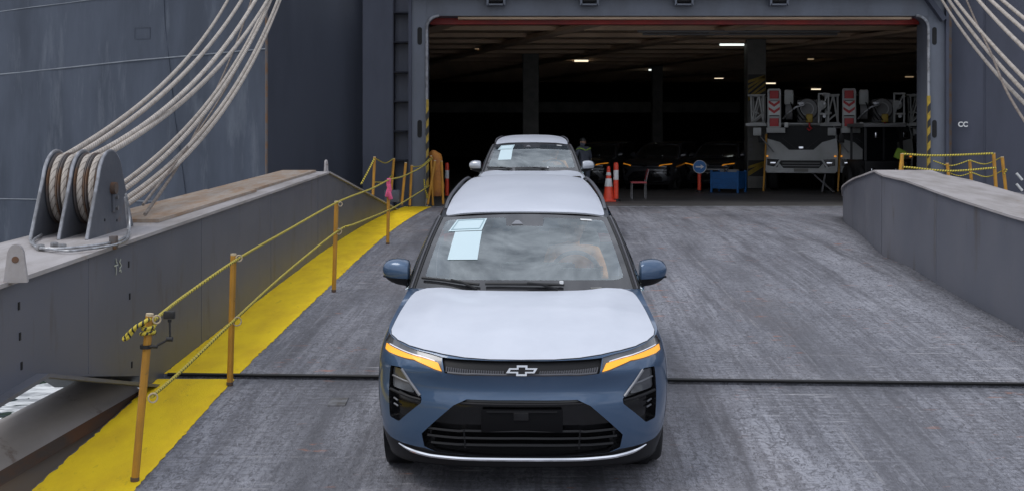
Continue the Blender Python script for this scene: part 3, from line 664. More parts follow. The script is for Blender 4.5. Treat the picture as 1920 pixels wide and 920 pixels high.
# ---------------------------------------------------------------- car materials
M['paint'] = mat('blue_car_paint', (.050, .098, .180), .38, .35, coat=1.0)
M['paint_silver'] = mat('silver_car_paint', (.42, .44, .48), .32, .4, coat=1.0)
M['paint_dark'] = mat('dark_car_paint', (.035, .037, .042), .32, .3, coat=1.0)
M['film'] = mat('white_protective_film', (.60, .63, .70), .34, col2=(.545, .575, .645), scale=2.6, lo=.38, hi=.68, bump=.22, bscale=4.2, spec=.35, coat=.22)
M['gloss'] = mat('gloss_black', (.006, .006, .007), .14, coat=.25, spec=.35)
M['satin'] = mat('satin_black_plastic', (.012, .012, .0135), .45, spec=.25)
M['grey_plastic'] = mat('grey_plastic', (.075, .075, .085), .4)
M['lampgrey'] = mat('lamp_housing', (.10, .105, .115), .22, .3, coat=.8)
M['frit'] = mat('windscreen_frit', (.030, .030, .033), .10, coat=1.0)
M['chrome'] = mat('chrome', (.80, .81, .84), .14, 1.0)
M['silver_trim'] = mat('silver_trim', (.26, .265, .285), .38, .5)
M['amber'] = mat('lit_amber', (.9, .42, .03), .35, emit=(1.0, .38, .03), estr=.55)
M['drl'] = mat('white_light_bar', (.8, .8, .85), .25, emit=(.95, .92, 1), estr=.15)
M['tyre'] = mat('tyre_rubber', (.018, .018, .019), .75)
M['rim'] = mat('alloy_rim', (.30, .31, .33), .3, .9)
M['tan'] = mat('dark_seat', (.10, .09, .085), .6)
M['dash'] = mat('dash_grey', (.10, .11, .115), .55)
M['paper'] = mat('pale_paper', (.55, .68, .72), .6)
M['paper_line'] = mat('paper_print', (.30, .42, .46), .6)
M['cabglass'] = None
M['truckglass'] = mat('truck_windscreen', (.006, .007, .009), .25, spec=.12)
M['sideglass'] = mat('dark_side_glass', (.008, .010, .011), .04, coat=.5)
M['tail'] = mat('tail_lamp_red', (.30, .01, .01), .2)
def glass_mat(tint=(.80, .90, .88), ior=3.0):
    m = bpy.data.materials.new('windscreen_glass'); m.use_nodes = True; n = m.node_tree.nodes; l = m.node_tree.links; n.clear()
    o = n.new('ShaderNodeOutputMaterial'); t = n.new('ShaderNodeBsdfTransparent'); t.inputs[0].default_value = (*tint, 1)
    g = n.new('ShaderNodeBsdfGlossy'); g.inputs['Roughness'].default_value = .012; g.inputs[0].default_value = (.92, .99, 1, 1)
    f = n.new('ShaderNodeFresnel'); f.inputs[0].default_value = ior
    x = n.new('ShaderNodeMixShader'); l.new(f.outputs[0], x.inputs[0]); l.new(t.outputs[0], x.inputs[1]); l.new(g.outputs[0], x.inputs[2]); l.new(x.outputs[0], o.inputs[0]); return m
M['glass'] = glass_mat()
M['cabglass'] = glass_mat((.86, .90, .90), 1.5)

# ---------------------------------------------------------------- panels cut from smooth surfaces
def inpoly(pt, poly):
    x, y = pt[..., 0], pt[..., 1]; ins = np.zeros(x.shape, bool); n = len(poly)
    for i in range(n):
        (x1, y1), (x2, y2) = poly[i], poly[(i+1) % n]
        if y1 == y2: continue
        c = ((y1 > y) != (y2 > y)) & (x < (x2-x1)*(y-y1)/(y2-y1)+x1); ins ^= c
    return ins
def dense(poly, step):
    out = []
    for i in range(len(poly)):
        a, b = np.array(poly[i], float), np.array(poly[(i+1) % len(poly)], float); k = max(1, int(math.ceil(np.hypot(*(b-a))/step)))
        out += [a+(b-a)*j/k for j in range(k)]
    return np.array(out)
def regions(domain, polys, step):
    """triangulate a flat domain with crisp polygon borders -> verts, {name: triangles}; '' is the rest"""
    loops = [dense(domain, step)]+[dense(p, step) for p in polys.values()]
    bp = np.vstack(loops); mn, mx_ = bp.min(0), bp.max(0)
    gx, gy_ = np.meshgrid(np.arange(mn[0], mx_[0], step), np.arange(mn[1], mx_[1], step)); g = np.stack([gx.ravel(), gy_.ravel()], 1)
    g = g[inpoly(g, domain)]
    d = np.min(((g[:, None, :]-bp[None])**2).sum(2), 1); g = g[d > (.5*step)**2]
    edges = []; k = 0
    for lp in loops:
        n = len(lp); edges += [(k+i, k+(i+1) % n) for i in range(n)]; k += n
    vs, _, fs, *_r = delaunay_2d_cdt([Vector(p) for p in np.vstack([bp, g])], edges, [], 0, 1e-6)
    V = np.array([[v.x, v.y] for v in vs]); F = np.array([f for f in fs if len(f) == 3]); C = V[F].mean(1)
    dom = inpoly(C, domain); out = {}; left = dom.copy()
    for nm, p in polys.items():
        k_ = inpoly(C, p) & dom; out[nm] = F[k_]; left &= ~k_
    out[''] = F[left]; return V, out
def cut_mesh(V2, tris, fn, depth=0., off=0., wall=None):
    """map triangles through fn(V2)->(points, normals); depth sinks them and adds the cut walls"""
    used = np.unique(tris); mp_ = -np.ones(len(V2), int); mp_[used] = np.arange(len(used))
    Pt, N = fn(V2[used]); top = Pt+N*off; T = mp_[tris]
    vs = [tuple(p) for p in top-N*depth]; fs = [tuple(t) for t in T]
    if wall is None: wall = depth
    if wall:
        cnt = {}
        for t in T:
            for a, b in ((t[0], t[1]), (t[1], t[2]), (t[2], t[0])): cnt[(a, b)] = 1
        base = len(vs); bd = [(a, b) for (a, b) in cnt if (b, a) not in cnt]
        idx = {}
        for a, b in bd:
            for q in (a, b):
                if q not in idx: idx[q] = len(vs); vs.append(tuple((top-N*depth+N*wall)[q]))
            fs.append((a, b, idx[b], idx[a]))
    return vs, fs
def nums(fn, V, h=1e-3):
    p = fn(V); du = fn(V+[h, 0])-fn(V-[h, 0]); dv = fn(V+[0, h])-fn(V-[0, h]); n = np.cross(du, dv); n /= np.linalg.norm(n, axis=1)[:, None]+1e-12
    return p, n
VS = .72
_aa = np.linspace(-1, 1, 401); _zt = ztop(_aa)
def wall_raw(V):
    a = np.clip(V[:, 0]/PLEN, -1, 1); zt_ = np.interp(a, _aa, _zt); z = ZB+V[:, 1]/VS*(zt_-ZB); p = wallpt(a, z)
    ex = V[:, 0]/PLEN-a; p[:, 1] += np.abs(ex)*PLEN; return p
def wallf(V):
    p, n = nums(wall_raw, V); s = np.where((n*np.stack([p[:, 0]*.9, -np.ones(len(p)), 0*p[:, 0]], 1)).sum(1) < 0, -1, 1); return p, n*s[:, None]
def av(pts, s=1): return [(s*a*PLEN, v*VS) for a, v in pts]
def smoothpoly(pts, r=.18, n=4):
    """round polygon corners"""
    out = []; m = len(pts)
    for i in range(m):
        a, b, c = [np.array(pts[(i+k) % m], float) for k in (-1, 0, 1)]
        p, q = b+(a-b)*r, b+(c-b)*r
        for t in np.linspace(0, 1, n): out.append(tuple((1-t)**2*p+2*t*(1-t)*b+t*t*q))
    return out
def onwall(pts, s=1, off=0.):
    p, n = wallf(np.array(av(pts, s), float)); return [Vector(x) for x in p+n*off]

def make_car(name):
    car = empty(name)
    def part(name_, vs, fs, m, par=car, sm=35): return mesh_obj(name_, vs, fs, m, par, sm)
    # ---- front fascia, cut into bumper, lamps, grille and intakes
    HL = [(.398, .985), (.46, .992), (.56, .996), (.68, .996), (.82, .996), (.845, .93), (.80, .885), (.725, .880), (.63, .897), (.544, .912), (.47, .888), (.42, .871), (.385, .863)]
    VENT = smoothpoly([(.695, .805), (.612, .832), (.486, .612), (.489, .568), (.628, .360), (.702, .368), (.700, .60)], .10)
    half = [(0, .652), (.262, .648), (.325, .588), (.496, .295), (.490, .178), (.434, .139), (.20, .120), (0, .118)]
    IN = half+[(-a, v) for a, v in half[-2:0:-1]]
    gh = [(0, .872), (.20, .870), (.286, .862), (.372, .866), (.3965, .984), (.25, .995), (0, .997)]
    GR_ = gh+[(-a, v) for a, v in gh[-2:0:-1]]
    cl = [(0, .1175), (.20, .1195), (.434, .1385), (.49, .162), (.625, .170), (.73, .178), (.82, .218), (.90, .26), (1.0, .28)]
    dom = [(-PLEN, 0), (PLEN, 0), (PLEN, VS), (-PLEN, VS)]
    CL = [(1.0, .0), (-1.0, .0)]+[(-a, v) for a, v in cl[::-1]]+cl[1:]
    V2, rg = regions(dom, {'hlL': av(HL, -1), 'hlR': av(HL), 'vL': av(VENT, -1), 'vR': av(VENT), 'in': av(IN), 'gr': av(GR_), 'cl': av(CL)}, .032)
    bump = part('bumper', *cut_mesh(V2, rg[''], wallf), M['paint'], sm=70)
    part('lower_cladding', *cut_mesh(V2, rg['cl'], wallf, .004), M['satin'], sm=60)
    gr = part('upper_grille', *cut_mesh(V2, rg['gr'], wallf, .028), M['satin'], sm=60)
    fins = MB()
    for i in range(64):
        a = -.365+.73*i/63
        if abs(a) < .085: continue
        q = onwall([(a-.004, .872), (a+.004*np.sign(a), .925)], 1, -.020); fins.bar(q[0], q[1], .009, .016, (0, -1, 0))
    f_ = fins.build('grille_fins', M['grey_plastic'], gr, 0); f_['kind'] = 'stuff'
    lowbar = MB().tube(onwall([(a, .876-.006*(abs(a) > .25)) for a in np.linspace(-.36, .36, 30)], 1, -.010), .009, 6).build('grille_bar', M['grey_plastic'], gr)
    for s in (-1, 1):
        hl = part('headlight', *cut_mesh(V2, rg['hlL' if s < 0 else 'hlR'], wallf, .010), M['lampgrey'], sm=60)
        AM = [(.755, .933), (.66, .944), (.58, .948), (.50, .946), (.425, .938), (.412, .936), (.388, .877), (.425, .884), (.47, .899), (.544, .922), (.63, .907), (.725, .892), (.79, .893), (.80, .930)]
        vv, r2 = regions(av(AM, s), {}, .03); part('turn_signal', *cut_mesh(vv, r2[''], wallf, 0, .003, -.012), M['amber'], hl, 60)
        WB = [(.76, .941), (.66, .951), (.58, .955), (.50, .953), (.43, .943), (.43, .949), (.50, .960), (.58, .962), (.66, .958), (.76, .948)]
        vv, r2 = regions(av(WB, s), {}, .03); part('light_bar', *cut_mesh(vv, r2[''], wallf, 0, .001, -.010), M['drl'], hl, 60)
        vt = part('corner_vent', *cut_mesh(V2, rg['vL' if s < 0 else 'vR'], wallf, .045), M['gloss'], sm=50)
        LN = smoothpoly([(.690, .790), (.625, .802), (.53, .640), (.690, .628)], .12); vv, r2 = regions(av(LN, s), {}, .03)
        part('fog_lamp', *cut_mesh(vv, r2[''], wallf, 0, -.022, -.02), M['lampgrey'], vt, 50)
        MB().tube(onwall([(.52, .700), (.60, .712), (.69, .716)], s, -.018), .006, 6).build('lamp_blade', M['silver_trim'], vt)
        MB().tube(onwall([(.492, .592), (.55, .596), (.62, .602), (.696, .602)], s, -.008), .010, 6).build('divider', M['satin'], vt)
        for v in (.47, .52): MB().tube(onwall([(.655, v), (.69, v+.006)], s, -.030), .006, 6).build('reflector_blade', M['silver_trim'], vt)
        MB().tube(onwall([(.606, .822), (.55, .728), (.494, .628)], s, .002), .010, 8).build('vent_trim', M['silver_trim'], vt)
    it = part('lower_intake', *cut_mesh(V2, rg['in'], wallf, .060), M['gloss'], sm=40)
    for k, (v, aw, dz) in enumerate(((.338, .465, .02), (.270, .47, .012), (.200, .455, .008))):
        pts = onwall([(a, v+dz*(1-abs(a)/aw)*(abs(a) < .3)-.0*a) for a in np.linspace(-aw, aw, 41)], 1, -.028)
        m_ = MB()
        for a, b in zip(pts, pts[1:]): m_.bar(a, b, .045, .013, (0, .45, 1))
        m_.build('intake_slat', M['satin'], it, 0)
    for s in (-1, 1):
        q = onwall([(.28, .37), (.28, .19)], s, -.010); MB().cyl(q[0], q[1], .006, n=6).build('slat_rib', M['satin'], it)
    q = onwall([(a, .61) for a in np.linspace(-.285, .285, 21)], 1, -.012); q = [q[0]+Vector((-.03, .02, .025))]+q+[q[-1]+Vector((.03, .02, .025))]
    MB().tube(q, .010, 6).build('intake_brow', M['satin'], it)
    pc = onwall([(0, .565), (0, .36)], 1, 0); z0, z1 = pc[1].z, pc[0].z
    M['holder'] = M.get('holder') or mat('matt_black_holder', (.006, .006, .007), .6, spec=.1)
    ph = MB().box((0, .022, (z0+z1)/2), (.51, .022, z1-z0), None, .006).build('plate_holder', M['holder'], car)
    MB().box((0, .008, z1-.012), (.44, .008, .010)).build('holder_rim', M['satin'], ph, 0)
    MB().box((-.005, .008, (z0+z1)/2+.030), (.095, .012, .05), None, .004).build('holder_clip', M['gloss'], ph)
    lipp = onwall([(-.645, .162), (-.60, .142), (-.55, .125), (-.50, .113), (-.439, .104), (-.3, .100), (-.15, .103), (0, .104)]+[(a, v) for a, v in ((.15, .103), (.3, .100), (.439, .104), (.50, .113), (.55, .125), (.60, .142), (.645, .162))], 1, .010)
    lq = [Vector(p) for p in crom([tuple(p) for p in lipp], 6)]; n_ = len(lq)
    MB().tube(lq, [.004+.010*min(1, min(i, n_-1-i)/10) for i in range(n_)], 8).build('chrome_lip', M['chrome'], car)
    # ---- bowtie-shaped emblem
    def bow(k, ky=None):
        ky = ky or k
        x1, x2, sl, yb, yc = .098, .033, .020, .0155, .0325
        o = [(-x1, -yb), (-x2-.002, -yb), (-x2-.002, -yc), (x2-.002, -yc), (x2-.002, -yb), (x1-sl, -yb), (x1, yb), (x2+.002, yb), (x2+.002, yc), (-x2+.002, yc), (-x2+.002, yb), (-x1+sl, yb)]
        return o
    bc = onwall([(0, .928)], 1, .0)[0]
    tilt = Matrix.Rotation(-.18, 3, 'X')
    def emb(poly, d0, d1, nm, m, par):
        mb = MB().prism(poly, d1-d0, 'Y', d0); mb.v = [tuple(tilt @ Vector(v)+bc+Vector((0, -.008, -.002))) for v in mb.v]; return mb.build(nm, m, par, 0)
    em = emb(bow(1), -.014, .004, 'emblem', M['chrome'], car)
    inner = [(-.074, -.0065), (-.022, -.0065), (-.022, -.021), (.020, -.021), (.020, -.0065), (.070, -.0065), (.076, .0065), (.022, .0065), (.022, .021), (-.020, .021), (-.020, .0065), (-.070, .0065)]
    emb(inner, -.0165, -.0139, 'emblem_centre', M['gloss'], em)
    # ---- hood and fender tops: height field over the plan
    sq = np.linspace(-1, 1, 81); shp = wallpt(sq, np.interp(sq, _aa, _zt))
    sy_ = np.linspace(.62, 1.42, 14)
    def zs(y):
        z = 1.03
        for _ in range(40): z = .5*z+.5*float(zhood(Wz(z), y))
        return z
    side_top = {}
    yend = float(shp[-1, 1]); ss = [(float(Wz(zs(y))), y) for y in np.linspace(yend, 1.42, 14)][1:]
    cowl = [(x, 1.17+.20*(x/.82)**2) for x in np.linspace(.80, -.80, 25)]
    dom = [tuple(p) for p in shp[:, :2]]+ss+[(.82, 1.42)]+cowl+[(-.82, 1.42)]+[(-x, y) for x, y in ss[::-1]]
    hr = [(.0, .056), (.2, .061), (.36, .080), (.50, .115), (.62, .160), (.72, .215), (.80, .290), (.850, .385), (.862, .47), (.852, .60), (.835, .80), (.815, 1.0), (.795, 1.15), (.775, 1.24), (.735, 1.285)]
    hc = [(x, 1.155+.17*(x/.735)**2-.0*x) for x in np.linspace(.70, -.70, 21)]
    hood = hr+hc+[(-x, y) for x, y in hr[:0:-1]]
    def hoodf(V):
        f = lambda V_: np.stack([V_[:, 0], V_[:, 1], zhood(V_[:, 0], V_[:, 1])], 1)
        p, n = nums(f, V); return p, n*np.where(n[:, 2] < 0, -1, 1)[:, None]
    V2, rg = regions(dom, {'h': hood}, .045)
    part('fender', *cut_mesh(V2, rg[''], hoodf), M['paint'], sm=80)['label'] = 'blue painted fender tops and front edge'
    hp = hoodf(np.array(dense(hood, .04)))[0]; MB().tube([tuple(x) for x in hp]+[tuple(hp[0])], .0045, 5, False).build('hood_gap', M['rubber'], car)
    for s in (-1, 1): MB().tube(onwall([(.853, v) for v in np.linspace(.99, .30, 16)], s, -.001), .0028, 5).build('panel_gap', M['rubber'], car)
    hd_ = part('hood', *cut_mesh(V2, rg['h'], hoodf, 0, .004, -.010), M['film'], sm=50); hd_['label'] = 'hood covered in white protective film'
    # ---- body sides with wheel arches
    zb_ = .26
    def belt(q): return np.where(q < 1.42, np.interp(q, np.linspace(.6, 1.42, 20), [zs(y) for y in np.linspace(.6, 1.42, 20)]), zs(1.42)+.02*(q-1.42)/3)
    def tailw(q): return 1-.07*np.clip((q-3.6)/1.1, 0, 1)**2
    def side_raw(V, s):
        q, t = V[:, 0], V[:, 1]; z = zb_+t*(belt(q)-zb_); fade = np.clip((1.1-q)/.5, 0, 1)
        return np.stack([s*Wz(z)*tailw(q), q+.3*Sz(z)*fade, z], 1)
    arch = lambda c, r: [(c+r*math.cos(a), max(0.001, (.37+r*math.sin(a)-zb_)/(1.12-zb_))) for a in np.linspace(-.28, math.pi+.28, 26)]
    def cutarch(c, r): return arch(c, r)
    for s in (-1, 1):
        A1, A2, B1, B2 = arch(.93, .385), arch(3.73, .385), arch(.93, .435), arch(3.73, .435)
        SILL = [(1.36, .001), (3.30, .001), (3.30, .12), (1.36, .12)]
        doms = [(.60, 0.), (4.66, 0.), (4.66, 1.), (.60, 1.)]
        V2, rg = regions(doms, {'a1': A1, 'a2': A2, 'b1': B1, 'b2': B2, 'sill': SILL}, .06)
        key = lambda T: {tuple(t) for t in T}
        gone = key(rg['a1']) | key(rg['a2'])
        rest = np.array([t for t in rg[''] if tuple(t) not in gone]); clad = np.array([t for t in list(rg['b1'])+list(rg['b2'])+list(rg['sill']) if tuple(t) not in gone])
        sf = lambda V, s=s: (lambda pn: (pn[0], pn[1]*np.where(pn[1][:, 0]*s < 0, -1, 1)[:, None]))(nums(lambda q: side_raw(q, s), V))
        part('body_side', *cut_mesh(V2, rest, sf), M['paint'], sm=70)
        part('arch_cladding', *cut_mesh(V2, clad, sf, 0, .006, -.012), M['satin'], sm=50)
        for q in (1.62, 2.68):
            h0 = side_raw(np.array([[q+.75, .80]]), s)[0]; MB().box(Vector(h0)+Vector((s*.012, 0, 0)), (.03, .20, .03), None, .008).build('door_handle', M['paint'], car)
    # ---- greenhouse
    def wsr(V):
        u, v = V[:, 0], V[:, 1]
        b = np.stack([.800*u, 1.165+.20*u**2, 1.116-.028*u**2], 1); t = np.stack([.640*u, 1.985+.05*u**2, 1.562-.035*u**2], 1)
        k = v[:, None]; p = b*(1-k)+t*k
        bul = .035*np.sin(np.pi*np.clip(v, 0, 1)); return p+np.stack([0*u, -bul*.45, bul*.9], 1)
    def wsf(V):
        p, n = nums(wsr, V); return p, n*np.where(n[:, 2] < 0, -1, 1)[:, None]
    rd = smoothpoly([(-.935, .125), (.935, .125), (.93, .938), (.225, .938), (.205, .80), (-.205, .80), (-.225, .938), (-.93, .938)], .06, 4)
    rd = [(x, y+.028*(1-(x/.93)**2)*(-1 if y < .3 else 0)) for x, y in rd]
    V2, rg = regions([(-1, 0), (1, 0), (1, 1), (-1, 1)], {'g': rd}, .07)
    part('windscreen_border', *cut_mesh(V2, rg[''], wsf), M['frit'], sm=60)
    gl = part('windscreen', *cut_mesh(V2, rg['g'], wsf), M['glass'], sm=180)
    def wpoly(nm, poly, off, m, par): 
        vv, r2 = regions(poly, {}, .05); return part(nm, *cut_mesh(vv, r2[''], wsf, 0, off, -.0015), m, par, 0)
    pp = wpoly('paper_sheet', [(-.850, .735), (-.475, .735), (-.445, .925), (-.800, .925)], .004, M['paper'], gl)
    for a, b in (((-.825, .757), (-.505, .757)), ((-.786, .905), (-.472, .905))): wpoly('printed_line', [a, b, (b[0], b[1]+.010), (a[0], a[1]+.010)], .0065, M['paper_line'], pp)
    for a, b in (((-.82, .765), (-.785, .900)), ((-.508, .765), (-.478, .900))): wpoly('printed_line', [a, (a[0]+.010, a[1]), (b[0]+.010, b[1]), b], .0065, M['paper_line'], pp)
    wpoly('paper_sheet', [(-.76, .345), (-.46, .345), (-.47, .725), (-.77, .725)], .004, M['paper'], gl)
    wpoly('sticker', [(.655, .912), (.79, .912), (.785, .937), (.655, .937)], .004, M['white'], gl)
    wpoly('sticker', [(.60, .022), (.70, .026), (.70, .040), (.60, .036)], .004, M['column'], gl)
    cw = wpoly('camera_window', [(-.15, .825), (-.02, .825), (-.065, .885), (-.105, .885)], .004, M['silver_trim'], gl)
    # rubber seals and pillars
    yv = np.linspace(0, 1, 14)
    def pil(s, o, up=0.):
        p, n = wsf(np.stack([np.full(14, s*1.0), yv], 1)); d = np.array([s*.055, .075, -.012])
        return p+d*o+n*up
    for s in (-1, 1):
        a, m1, m2, b = pil(s, .04, .002), pil(s, .35, .012), pil(s, .75, .010), pil(s, 1.15, -.012)
        MB().grid([[tuple(x) for x in (a[i], m1[i], m2[i], b[i])] for i in range(14)]).build('pillar', M['paint_dark'], car, 80)
        MB().tube([tuple(x) for x in pil(s, .03, .002)], .009, 6).build('seal', M['rubber'], car); MB().tube([tuple(x) for x in pil(s, .62, .012)], .006, 6).build('seal', M['rubber'], car)
        MB().tube([tuple(x) for x in pil(s, .33, .012)], .010, 6).build('pillar_trim', M['grey_plastic'], car)
    zr = curve1([(1.95, 1.557), (2.2, 1.597), (2.6, 1.638), (3.0, 1.656), (3.5, 1.670), (3.9, 1.668), (4.2, 1.648), (4.45, 1.61), (4.6, 1.58)])
    wr = curve1([(1.95, .645), (2.2, .655), (2.7, .645), (3.3, .615), (3.9, .575), (4.45, .535), (4.6, .52)])
    def roofr(V):
        u, y = V[:, 0], V[:, 1]; yy_ = y+.05*u**2*np.clip((2.6-y)/.6, 0, 1); return np.stack([u*wr(yy_), yy_, zr(yy_)+.005-.030*u**2-.030*u**6], 1)
    def rooff(V):
        p, n = nums(roofr, V); return p, n*np.where(n[:, 2] < 0, -1, 1)[:, None]
    rf = smoothpoly([(-.945, 2.01), (.945, 2.01), (.88, 4.36), (-.88, 4.36)], .03)
    V2, rg = regions([(-1, 1.985), (1, 1.985), (1, 4.5), (-1, 4.5)], {'r': rf}, .08)
    ro = part('roof', *cut_mesh(V2, rg[''], rooff), M['paint_dark'], sm=70)
    fl = part('roof_film', *cut_mesh(V2, rg['r'], rooff, 0, .004, -.008), M['film'], sm=50); fl['label'] = 'white protective film on the roof'
    for s in (-1, 1):
        rp = [tuple(rooff(np.array([[s*.965, y]]))[0][0]+np.array([0, 0, .022*min(1, min(y-2.25, 4.2-y)/.15)])) for y in np.linspace(2.25, 4.2, 20)]
        MB().tube(rp, .013, 8).build('roof_rail', M['grey_plastic'], car)
    # side glass: belt to pillar/roof edge
    for s in (-1, 1):
        top = [np.array(x) for x in pil(s, 1.1, -.01)]+[rooff(np.array([[s*1.0, y]]))[0][0] for y in np.linspace(2.1, 4.35, 16)]
        rows = []
        for t in top:
            q = float(np.clip(t[1], 1.30, 4.45)); zb2 = float(belt(np.array([q]))[()] if np.ndim(belt(np.array([q]))) == 0 else belt(np.array([q]))[0])
            bt = np.array([s*(float(Wz(zb2))*float(tailw(q))-.012), q, zb2-.015]); rows.append([tuple(bt*(1-k)+t*k+np.array([s*.03*math.sin(math.pi*k), 0, 0])) for k in np.linspace(0, 1, 6)])
        MB().grid(rows).build('side_window', M['cabglass'], car, 60)
    # tail
    zz = np.linspace(.30, 1.14, 10)
    MB().grid([[(float(u*Wz(z)*tailw(4.66)), 4.66+.10*(1-u*u)+.05*math.sin((z-.3)/.84*math.pi), z) for u in np.linspace(-1, 1, 15)] for z in zz]).build('tailgate', M['paint'], car, 70)
    MB().grid([[(u*(.80*(1-k)+.57*k), (4.70+.06*(1-u*u))*(1-k)+4.50*k, 1.14*(1-k)+(1.565-.06*u*u)*k) for u in np.linspace(-1, 1, 11)] for k in np.linspace(0, 1, 6)]).build('rear_window', M['cabglass'], car, 60)
    MB().box((0, 4.56, 1.575), (1.05, .22, .03), None, .012).build('rear_spoiler', M['paint_dark'], car)
    for s in (-1, 1): MB().box((s*.66, 4.72, .98), (.34, .08, .09), None, .02).build('tail_lamp', M['tail'], car)
    MB().box((0, 2.68, .30), (1.50, 3.7, .10)).build('underbody', M['satin'], car, 0)
    # ---- cowl and wipers
    MB().grid([[(x, 1.14+.19*(x/.82)**2+d, 1.092-.025*(x/.8)**2+dz) for d, dz in ((.0, 0), (.07, -.004))] for x in np.linspace(-.80, .80, 17)]).build('cowl_panel', M['satin'], car, 60)
    def wiper(pts, pv):
        p, n = wsf(np.array(pts)); w = [Vector(x) for x in p+n*.022]
        o = MB().tube([Vector(x) for x in crom([tuple(x) for x in w], 8)], .011, 6).build('wiper', M['rubber'], car)
        a, nn = wsf(np.array(pv)); MB().tube([Vector(x) for x in a+nn*[[.012], [.035], [.03]]], .010, 6).build('wiper_arm', M['satin'], o)
    q_ = wsf(np.array([[.335, .058]])); MB().box(Vector(q_[0][0]+q_[1][0]*.03), (.03, .02, .03), None, .006).build('wiper_clip', M['white'], car)
    wiper([(-.945, .115), (-.75, .095), (-.58, .068), (-.40, .048)], [(-.42, .01), (-.55, .055), (-.66, .085)])
    wiper([(-.345, .055), (-.1, .055), (.12, .052), (.36, .046)], [(.30, .005), (.16, .035), (.03, .055)])
    # ---- mirrors
    for s in (-1, 1):
        mb = MB(); rows = []
        for (xx, rr) in ((-1.02, .05), (-1, .72), (-.92, .95), (-.7, 1.0), (-.3, 1.0), (0, .97), (.3, .89), (.55, .77), (.75, .62), (.9, .42), (.98, .2), (1.0, .02)):
            row = []
            for j in range(20):
                b = 2*math.pi*j/20
                w = .102*xx; hh = .094*rr; dd = .085*rr**.8
                cb, sb = math.cos(b), math.sin(b)
                yv_ = np.sign(cb)*abs(cb)**.8*dd; zv = np.sign(sb)*abs(sb)**.85*hh
                row.append((s*(.955+w), 1.60+yv_+.02*xx+(.02 if cb > 0 else 0), 1.185+zv+.012*xx))
            rows.append(row+[row[0]])
        up_ = MB(); 
        mr = up_.grid(rows).build('side_mirror', M['paint'], car, 60)
        MB().box((s*.955, 1.665, 1.178), (.16, .012, .13), None, .005).build('mirror_glass', M['chrome'], mr)
        MB().grid([[(p[0], p[1]-.002 if p[1] < 1.6 else p[1]+.002, p[2]-.003) if p[2] < 1.145 else (p[0], p[1], 1.143) for p in r] for r in rows]).build('mirror_base', M['satin'], mr, 60)
        MB().tube([(s*.83, 1.60, 1.07), (s*.87, 1.605, 1.09), (s*.92, 1.605, 1.122)], [.030, .026, .032], 8).build('mirror_arm', M['satin'], mr)
    # ---- wheels
    for s in (-1, 1):
        for y in (.93, 3.73):
            c_ = Vector((s*.825, y, .352))
            ty = MB().lathe([(.24, -.105), (.30, -.115), (.335, -.112), (.352, -.092), (.354, 0), (.352, .092), (.335, .112), (.30, .115), (.24, .105)], c_, 'X', 36).build('wheel', M['tyre'], car, 50)
            MB().lathe([(.245, .10), (.235, .085), (.225, .03), (.05, .045)], (c_.x+(0 if s > 0 else 0), c_.y, c_.z), 'X', 30).build('rim', M['satin'], ty, 50) if s > 0 else MB().lathe([(.245, -.10), (.235, -.085), (.225, -.03), (.05, -.045)], c_, 'X', 30).build('rim', M['satin'], ty, 50)
            sp = MB()
            for k in range(5):
                a = 2*math.pi*k/5; sp.bar(c_+Vector((s*.075, .04*math.cos(a), .04*math.sin(a))), c_+Vector((s*.09, .235*math.cos(a), .235*math.sin(a))), .055, .03, (s, 0, 0))
            sp.build('spokes', M['rim'], ty, 0)
            MB().lathe([(.40, -.13), (.40, .05)], Vector((s*.80, y, .37)), 'X', 24).build('wheel_well', M['satin'], car, 60)
    # ---- cabin
    ds_ = MB().grid([[(x, y, z-.03*(x/.75)**2) for y, z in ((1.24, 1.115), (1.45, 1.135), (1.72, 1.13), (1.80, 1.08), (1.82, .80))] for x in np.linspace(-.76, .76, 9)]).build('dashboard', M['dash'], car, 40)
    MB().box((.10, 1.74, 1.165), (.56, .02, .11), Matrix.Rotation(-.15, 3, 'X'), .006).build('screen', M['gloss'], ds_)
    MB().box((.42, 1.70, 1.150), (.30, .02, .07), Matrix.Rotation(-.2, 3, 'X'), .006).build('cluster_screen', M['gloss'], ds_)
    for a_, b_2 in (((-.16, 1.728, 1.225), (.36, 1.728, 1.225)), ((.29, 1.688, 1.190), (.55, 1.688, 1.190))): MB().cyl(a_, b_2, .006, n=6).build('screen_edge', M['white'], ds_)
    st = MB().tube([Vector((.39+.185*math.cos(a), 1.93+.06*math.sin(a)*1.1, 1.10+.165*math.sin(a))) for a in np.linspace(0, 2*math.pi, 33)], .017, 8, False).build('steering_wheel', M['dash'], car)
    MB().box((.39, 1.92, 1.09), (.16, .06, .09), None, .02).build('wheel_hub', M['dash'], st); MB().box((.39, 1.93, 1.10), (.34, .03, .035), None, .01).build('wheel_spoke', M['dash'], st)
    for x in (-.39, .39):
        rows = []
        for k in range(9):
            t = k/8; w = .25*(1-.22*t**2); yb = 2.52+.22*t; z = .72+.62*t
            rows.append([(x+w*math.sin(a)*1.0, yb-.10*math.cos(a)*(1-.15*t), z) for a in np.linspace(-math.pi, math.pi, 17)])
        bs = MB().grid(rows+[[(x, 2.74, 1.345)]*17]).build('seat_back', M['tan'], car, 60)
        MB().box((x, 2.75, 1.43), (.25, .11, .17), None, .045).build('headrest', M['tan'], bs)
        MB().box((x, 2.30, .66), (.50, .56, .16), None, .05).build('seat_cushion', M['tan'], car)
    MB().box((0, 3.5, .90), (1.3, .25, .60), None, .06).build('rear_seat', M['tan'], car)
    MB().box((0, 2.6, .45), (1.55, 3.2, .04)).build('cabin_floor', M['dash'], car, 0)
    MB().grid([[tuple(roofr(np.array([[u, y]]))[0]-np.array([0, 0, .03])) for u in np.linspace(-.95, .95, 7)] for y in np.linspace(2.0, 4.4, 8)]).build('headliner', M['grey_plastic'], car, 60)
